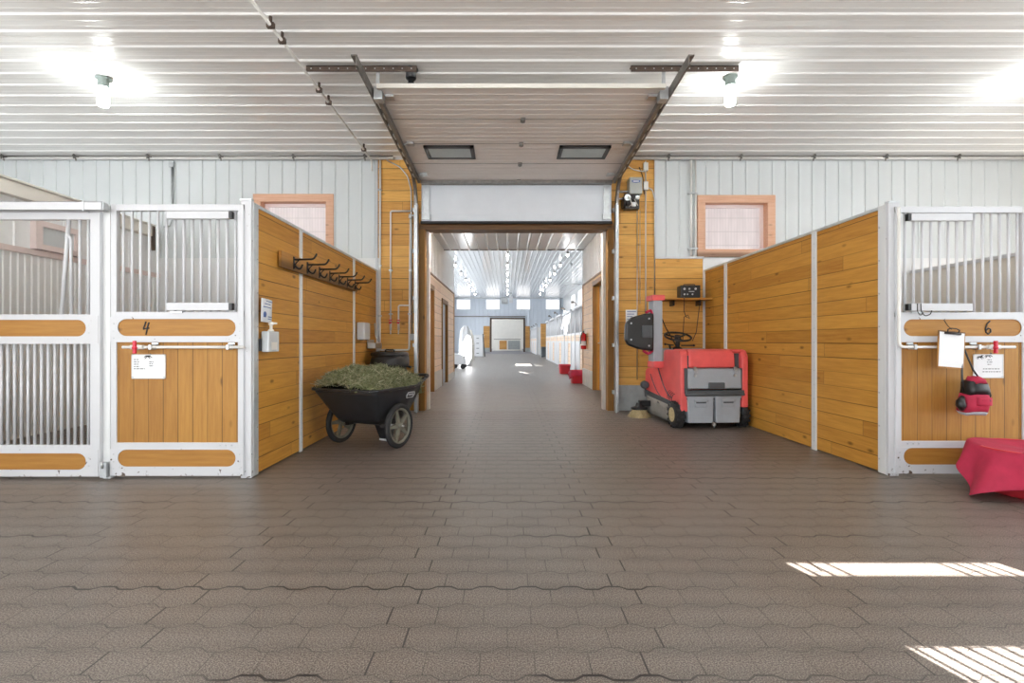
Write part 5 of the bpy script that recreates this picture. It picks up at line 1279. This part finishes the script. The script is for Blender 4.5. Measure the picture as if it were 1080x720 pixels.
MB().prism([(-.20+2.74, .06), (.20+2.74, .06), (.23+2.74, .72), (-.23+2.74, .72)], 'Y', 36.55, 36.95).build('bin_body', 'dkgrey', t, bevel=.03)
MB().cbox(2.5, 2.98, 36.52, 36.98, .72, .78, .02).build('lid', 'dkgrey', t)
for s in (-1, 1): MB().cyl((2.74+s*.20, 36.6, .07), (2.74+s*.14, 36.6, .07), .07, n=12).build('wheel', 'rubber', t)
# pipe hangers high on the right of the hall
t = thing('hall_pipe', 'thin pipe on drop rods high at the right of the far hall', 'pipe', (4.2, 25, 4.0))
MB().cyl((2.9, 25, 4.08), (6.1, 25, 4.08), .03, n=8).cyl((4.0, 25, 4.62), (5.0, 25, 4.62), .02, n=6).build('pipe', 'galv', t)
for x in (3.2, 3.85, 4.6, 5.5): MB().cyl((x, 25, 4.08), (x, 25, ZH), .015, n=6).lathe([(.07, 0), (.07, .12)], (x, 25, 5.0), 8).build('drop_rod', 'galv', t)

# left side of the hall
t = thing('wrapped_bundle', 'tall white wrapped bundle standing at the left of the far aisle', 'bundle', (-2.02, 23.9, 0))
rows = []
for z, rx, ry in ((0, .27, .25), (.1, .28, .26), (.5, .30, .26), (1.0, .30, .26), (1.5, .27, .24), (1.75, .21, .2), (1.9, .11, .11), (1.95, .02, .02)):
    rows.append([Vector((-2.02+(rx+.02*math.sin(6*a+z*3))*math.cos(a), 23.9+(ry+.02*math.sin(5*a))*math.sin(a), z)) for a in [2*PI*i/32 for i in range(33)]])
w_ = MB().sheet(rows).build('wrap', 'white', t)
MB().tube([(-2.02+.285*math.cos(a), 23.9+.265*math.sin(a), .55) for a in [2*PI*i/24 for i in range(24)]], .015, 6, closed=True).tube([(-2.02+.285*math.cos(a), 23.9+.265*math.sin(a), 1.25) for a in [2*PI*i/24 for i in range(24)]], .015, 6, closed=True).build('binding_cord', 'galv', t)
t = thing('wrapped_bundle', 'smaller white wrapped bundle between the tall bundle and the drawer cabinet', 'bundle', (-2.3, 31, 0))
rows = []
for z, rx in ((0, .2), (.2, .24), (1.0, .25), (1.5, .2), (1.85, .08), (1.9, .02)):
    rows.append([Vector((-2.3+(rx+.015*math.sin(6*a+z*3))*math.cos(a), 31+rx*math.sin(a), z)) for a in [2*PI*i/24 for i in range(25)]])
MB().sheet(rows).build('wrap', 'cream', t)
MB().tube([(-2.3+.25*math.cos(a), 31+.25*math.sin(a), .9) for a in [2*PI*i/20 for i in range(20)]], .015, 6, closed=True).build('binding_cord', 'galv', t)
t = thing('drawer_cabinet', 'white cabinet of four drawers left of the far opening', 'cabinet', (-2.22, 38, 0))
MB().box(-2.72, -1.82, 38, 38.7, 0, 1.62).build('body', 'white', t, bevel=.02)
MB().box(-2.74, -1.80, 37.98, 38.72, 1.62, 1.68).build('top', 'white', t)
for k in range(4):
    d_ = MB().box(-2.68, -1.86, 37.96, 38, .06+k*.38, .42+k*.38).build('drawer', 'white', t, bevel=.01)
    MB().box(-2.36, -2.16, 37.93, 37.96, .24+k*.38, .29+k*.38).build('drawer_handle', 'dkgrey', d_)
t = thing('leaning_board', 'dark board leaning against the side of the white drawer cabinet', 'board', (-1.72, 37.8, 0))
MB().box(-.03, .03, -.25, .25, 0, 1.75).xf(Matrix.Translation((-1.72, 38.2, .0)) @ Matrix.Rotation(math.radians(-5), 4, 'Y')).build('board', 'dkgrey', t)
t = thing('utility_cart', 'small white cart with dark wheels beside the left aisle wall', 'cart', (-2.05, 21.6, 0))
MB().prism([(-2.42, .22), (-1.86, .16), (-1.80, .22), (-1.84, .5), (-2.0, .62), (-2.42, .66)], 'Y', 21.3, 21.9).build('tub', 'white', t, bevel=.03)
for x in (-2.3, -1.9):
    for y in (21.28, 21.92): MB().cyl((x, y-.03, .11), (x, y+.03, .11), .11, n=14).build('wheel', 'rubber', t)
MB().bend([(-1.86, 21.3, .5), (-1.78, 21.3, .72), (-1.78, 21.9, .72), (-1.86, 21.9, .5)], .018, 8).build('handle', 'galv', t)
# unit heater
t = thing('unit_heater', 'grey unit heater hanging by the far wall above the opening', 'heater', (-.28, 50, 4.95))
MB().box(-.62, .05, 49.7, 50.3, 4.95, 5.55).build('case', 'galv', t, bevel=.03)
for k in range(5): MB().box(-.58, .01, 49.66, 49.7, 5.0+k*.11, 5.04+k*.11).build('louvre', 'dkgrey', t)
for x in (-.5, -.07): MB().cyl((x, 50, 5.55), (x, 50, ZH), .02, n=6).build('hanger_rod', 'track', t)
t = thing('flue_box', 'pale duct box beside the hanging unit heater', 'duct', (.38, 50, 5.0))
MB().box(.2, .56, 49.8, 50.2, 5.05, 5.75).build('duct', 'white', t, bevel=.02); MB().cyl((.38, 50, 5.75), (.38, 50, ZH), .1, n=12).build('flue_pipe', 'galv', t)
# rows of hall bulbs
proto = None
rowname = {-3.15: 'left', .02: 'middle', 3.22: 'right'}
cnt = ['first', 'second', 'third', 'fourth', 'fifth', 'sixth', 'seventh', 'eighth']
for x in (-3.15, .02, 3.22):
    for k in range(8):
        y = 22.9+k*3.65
        lab = 'bare bulb on the hall ceiling, %s of the %s row counting from the near end' % (cnt[k], rowname[x])
        if proto is None:
            proto = thing('hall_lamp', lab, 'lamp', (x, y, ZH-.03), 0, 'bare bulbs on the hall ceiling')
            MB().lathe([(.09, 0), (.09, -.015), (.06, -.03), (.06, -.12)], (x, y, ZH-.03), 12).build('socket', 'track', proto)
            MB().lathe([(.04, -.12), (.055, -.16), (.055, -.22), (.04, -.26), (0, -.27)], (x, y, ZH-.03), 12).build('bulb', 'hallbulb', proto)
        else:
            c = copy_tree(proto, None, (x, y, ZH-.03)); c['label'] = lab
# far room: grey overhead door panel and a stall front
t = thing('garage_door', 'pale grey-green sectional door beyond the far opening', 'garage door', (0, 60, 1.4))
for k in range(3): MB().box(-1.62, 1.62, 60, 60.06, 1.45+k*.72, 2.16+k*.72).build('section_panel', 'glassgrey' if k == 9 else 'cream', t)
for x in (-1.72, 1.72): MB().box(x-.07, x+.07, 59.95, 60.1, 0, 3.7).build('side_post', 'cream', t)
MB().box(-1.62, 1.62, 59.95, 60, 1.38, 1.45).build('bottom_rail', 'track', t)
t = thing('wooden_stall', 'low wooden stall front seen through the far opening', 'stall front', (0, 62, 0))
MB().box(-1.7, 1.7, 62, 62.06, 1.25, 1.4).box(-1.7, 1.7, 62, 62.06, 0, .15).box(-1.7, -1.6, 62, 62.06, 0, 1.4).box(-.05, .1, 62, 62.06, 0, 1.4).box(1.6, 1.7, 62, 62.06, 0, 1.4).build('frame', 'cream', t)
MB().box(-.98, .0, 62.01, 62.05, .15, 1.25).build('wood_panel', 'wfar', t)
MB().box(.1, 1.6, 62.01, 62.05, .15, 1.25).build('grey_panel', 'concrete', t); MB().box(-1.6, -.98, 62.01, 62.05, .15, 1.25).build('white_panel', 'cream', t)
t = thing('globe_lamp', 'glowing lamp above the far grey-green door', 'lamp', (.0, 58.5, 4.2))
MB().lathe([(.2, 0), (.2, .03), (.1, .09)], (0, 58.5, 4.5), 16).build('fitting', 'white', t); MB().lathe([(0, -.25), (.12, -.2), (.15, -.06), (.12, 0)], (0, 58.5, 4.5), 16).build('globe', 'hallbulb', t)
# ------------------------------------------------------------------ pieces of one kind become parts of their own
def split_pieces(names):
    for o in [q for q in bpy.data.objects if q.type == 'MESH' and q.name.split('.')[0] in names and q.get('kind') != 'structure']:
        me = o.data; n = len(me.vertices); par = list(range(n))
        def find(a):
            while par[a] != a: par[a] = par[par[a]]; a = par[a]
            return a
        for e in me.edges:
            a, b = find(e.vertices[0]), find(e.vertices[1])
            if a != b: par[a] = b
        isl = {}
        for p in me.polygons: isl.setdefault(find(p.vertices[0]), []).append(p.index)
        if len(isl) < 2: continue
        groups = list(isl.values()); base = o.name.split('.')[0]
        sm = [p.use_smooth for p in me.polygons]
        for k, g in enumerate(groups):
            ids = sorted({v for f in g for v in me.polygons[f].vertices}); mp = {v: i for i, v in enumerate(ids)}
            nm = bpy.data.meshes.new(base)
            nm.from_pydata([me.vertices[v].co.copy() for v in ids], [], [[mp[v] for v in me.polygons[f].vertices] for f in g])
            nm.polygons.foreach_set('use_smooth', [sm[f] for f in g]); nm.materials.append(me.materials[0])
            c = o.copy(); c.data = nm; c.name = base; COL.objects.link(c)
        bpy.data.objects.remove(o)
split_pieces({'wood_strip', 'slotted_plate', 'deck_trim', 'white_panel', 'end_stop', 'seat_guard', 'pipe', 'cable', 'wires', 'strap', 'binding_cord', 'chain', 'conduit_pipe', 'wire', 'cord', 'door_frame', 'hood_gap', 'side_handle', 'tap_handle', 'yoke_rail', 'bolt', 'pin', 'clamp', 'writing', 'sign_print', 'bracket', 'drop_rod', 'main_conduit', 'dials', 'hanger_rod', 'roller_slots', 'bolt_heads', 'gear_shaft'})
# ------------------------------------------------------------------ camera, sun, sky
cam = bpy.data.cameras.new('camera'); co = bpy.data.objects.new('camera', cam); COL.objects.link(co)
co.location = (0, 0, H); co.rotation_euler = (PI/2, 0, 0)
cam.sensor_width = 36; cam.lens = 36*F/1080; cam.shift_x = (540-VX)/1080; cam.shift_y = (VY-360)/1080*1
cam.clip_start = .05; cam.clip_end = 300
SC.camera = co
sun = bpy.data.lights.new('sun', 'SUN'); so = bpy.data.objects.new('sun', sun); COL.objects.link(so)
sun.energy = 60; sun.angle = math.radians(.2); sun.color = (1, .985, .96)
d = Vector((-.31, 1, -.577*1.047)); so.rotation_euler = d.to_track_quat('-Z', 'Y').to_euler(); so.location = (8, -12, 9)
wo = bpy.data.worlds.new('sky'); SC.world = wo; wo.use_nodes = True
bg = wo.node_tree.nodes['Background']; bg.inputs[0].default_value = (.93, .97, 1, 1); bg.inputs[1].default_value = SKY
vs = SC.view_settings; SC.display_settings.display_device = 'sRGB'
vs.view_transform = 'Standard'; vs.look = 'None'; vs.gamma = 1; vs.exposure = EXPO; vs.use_curve_mapping = False
cy = SC.cycles
cy.use_denoising = True; cy.max_bounces = 10; cy.diffuse_bounces = 6; cy.glossy_bounces = 4; cy.caustics_reflective = False; cy.caustics_refractive = False
cy.sample_clamp_indirect = 6
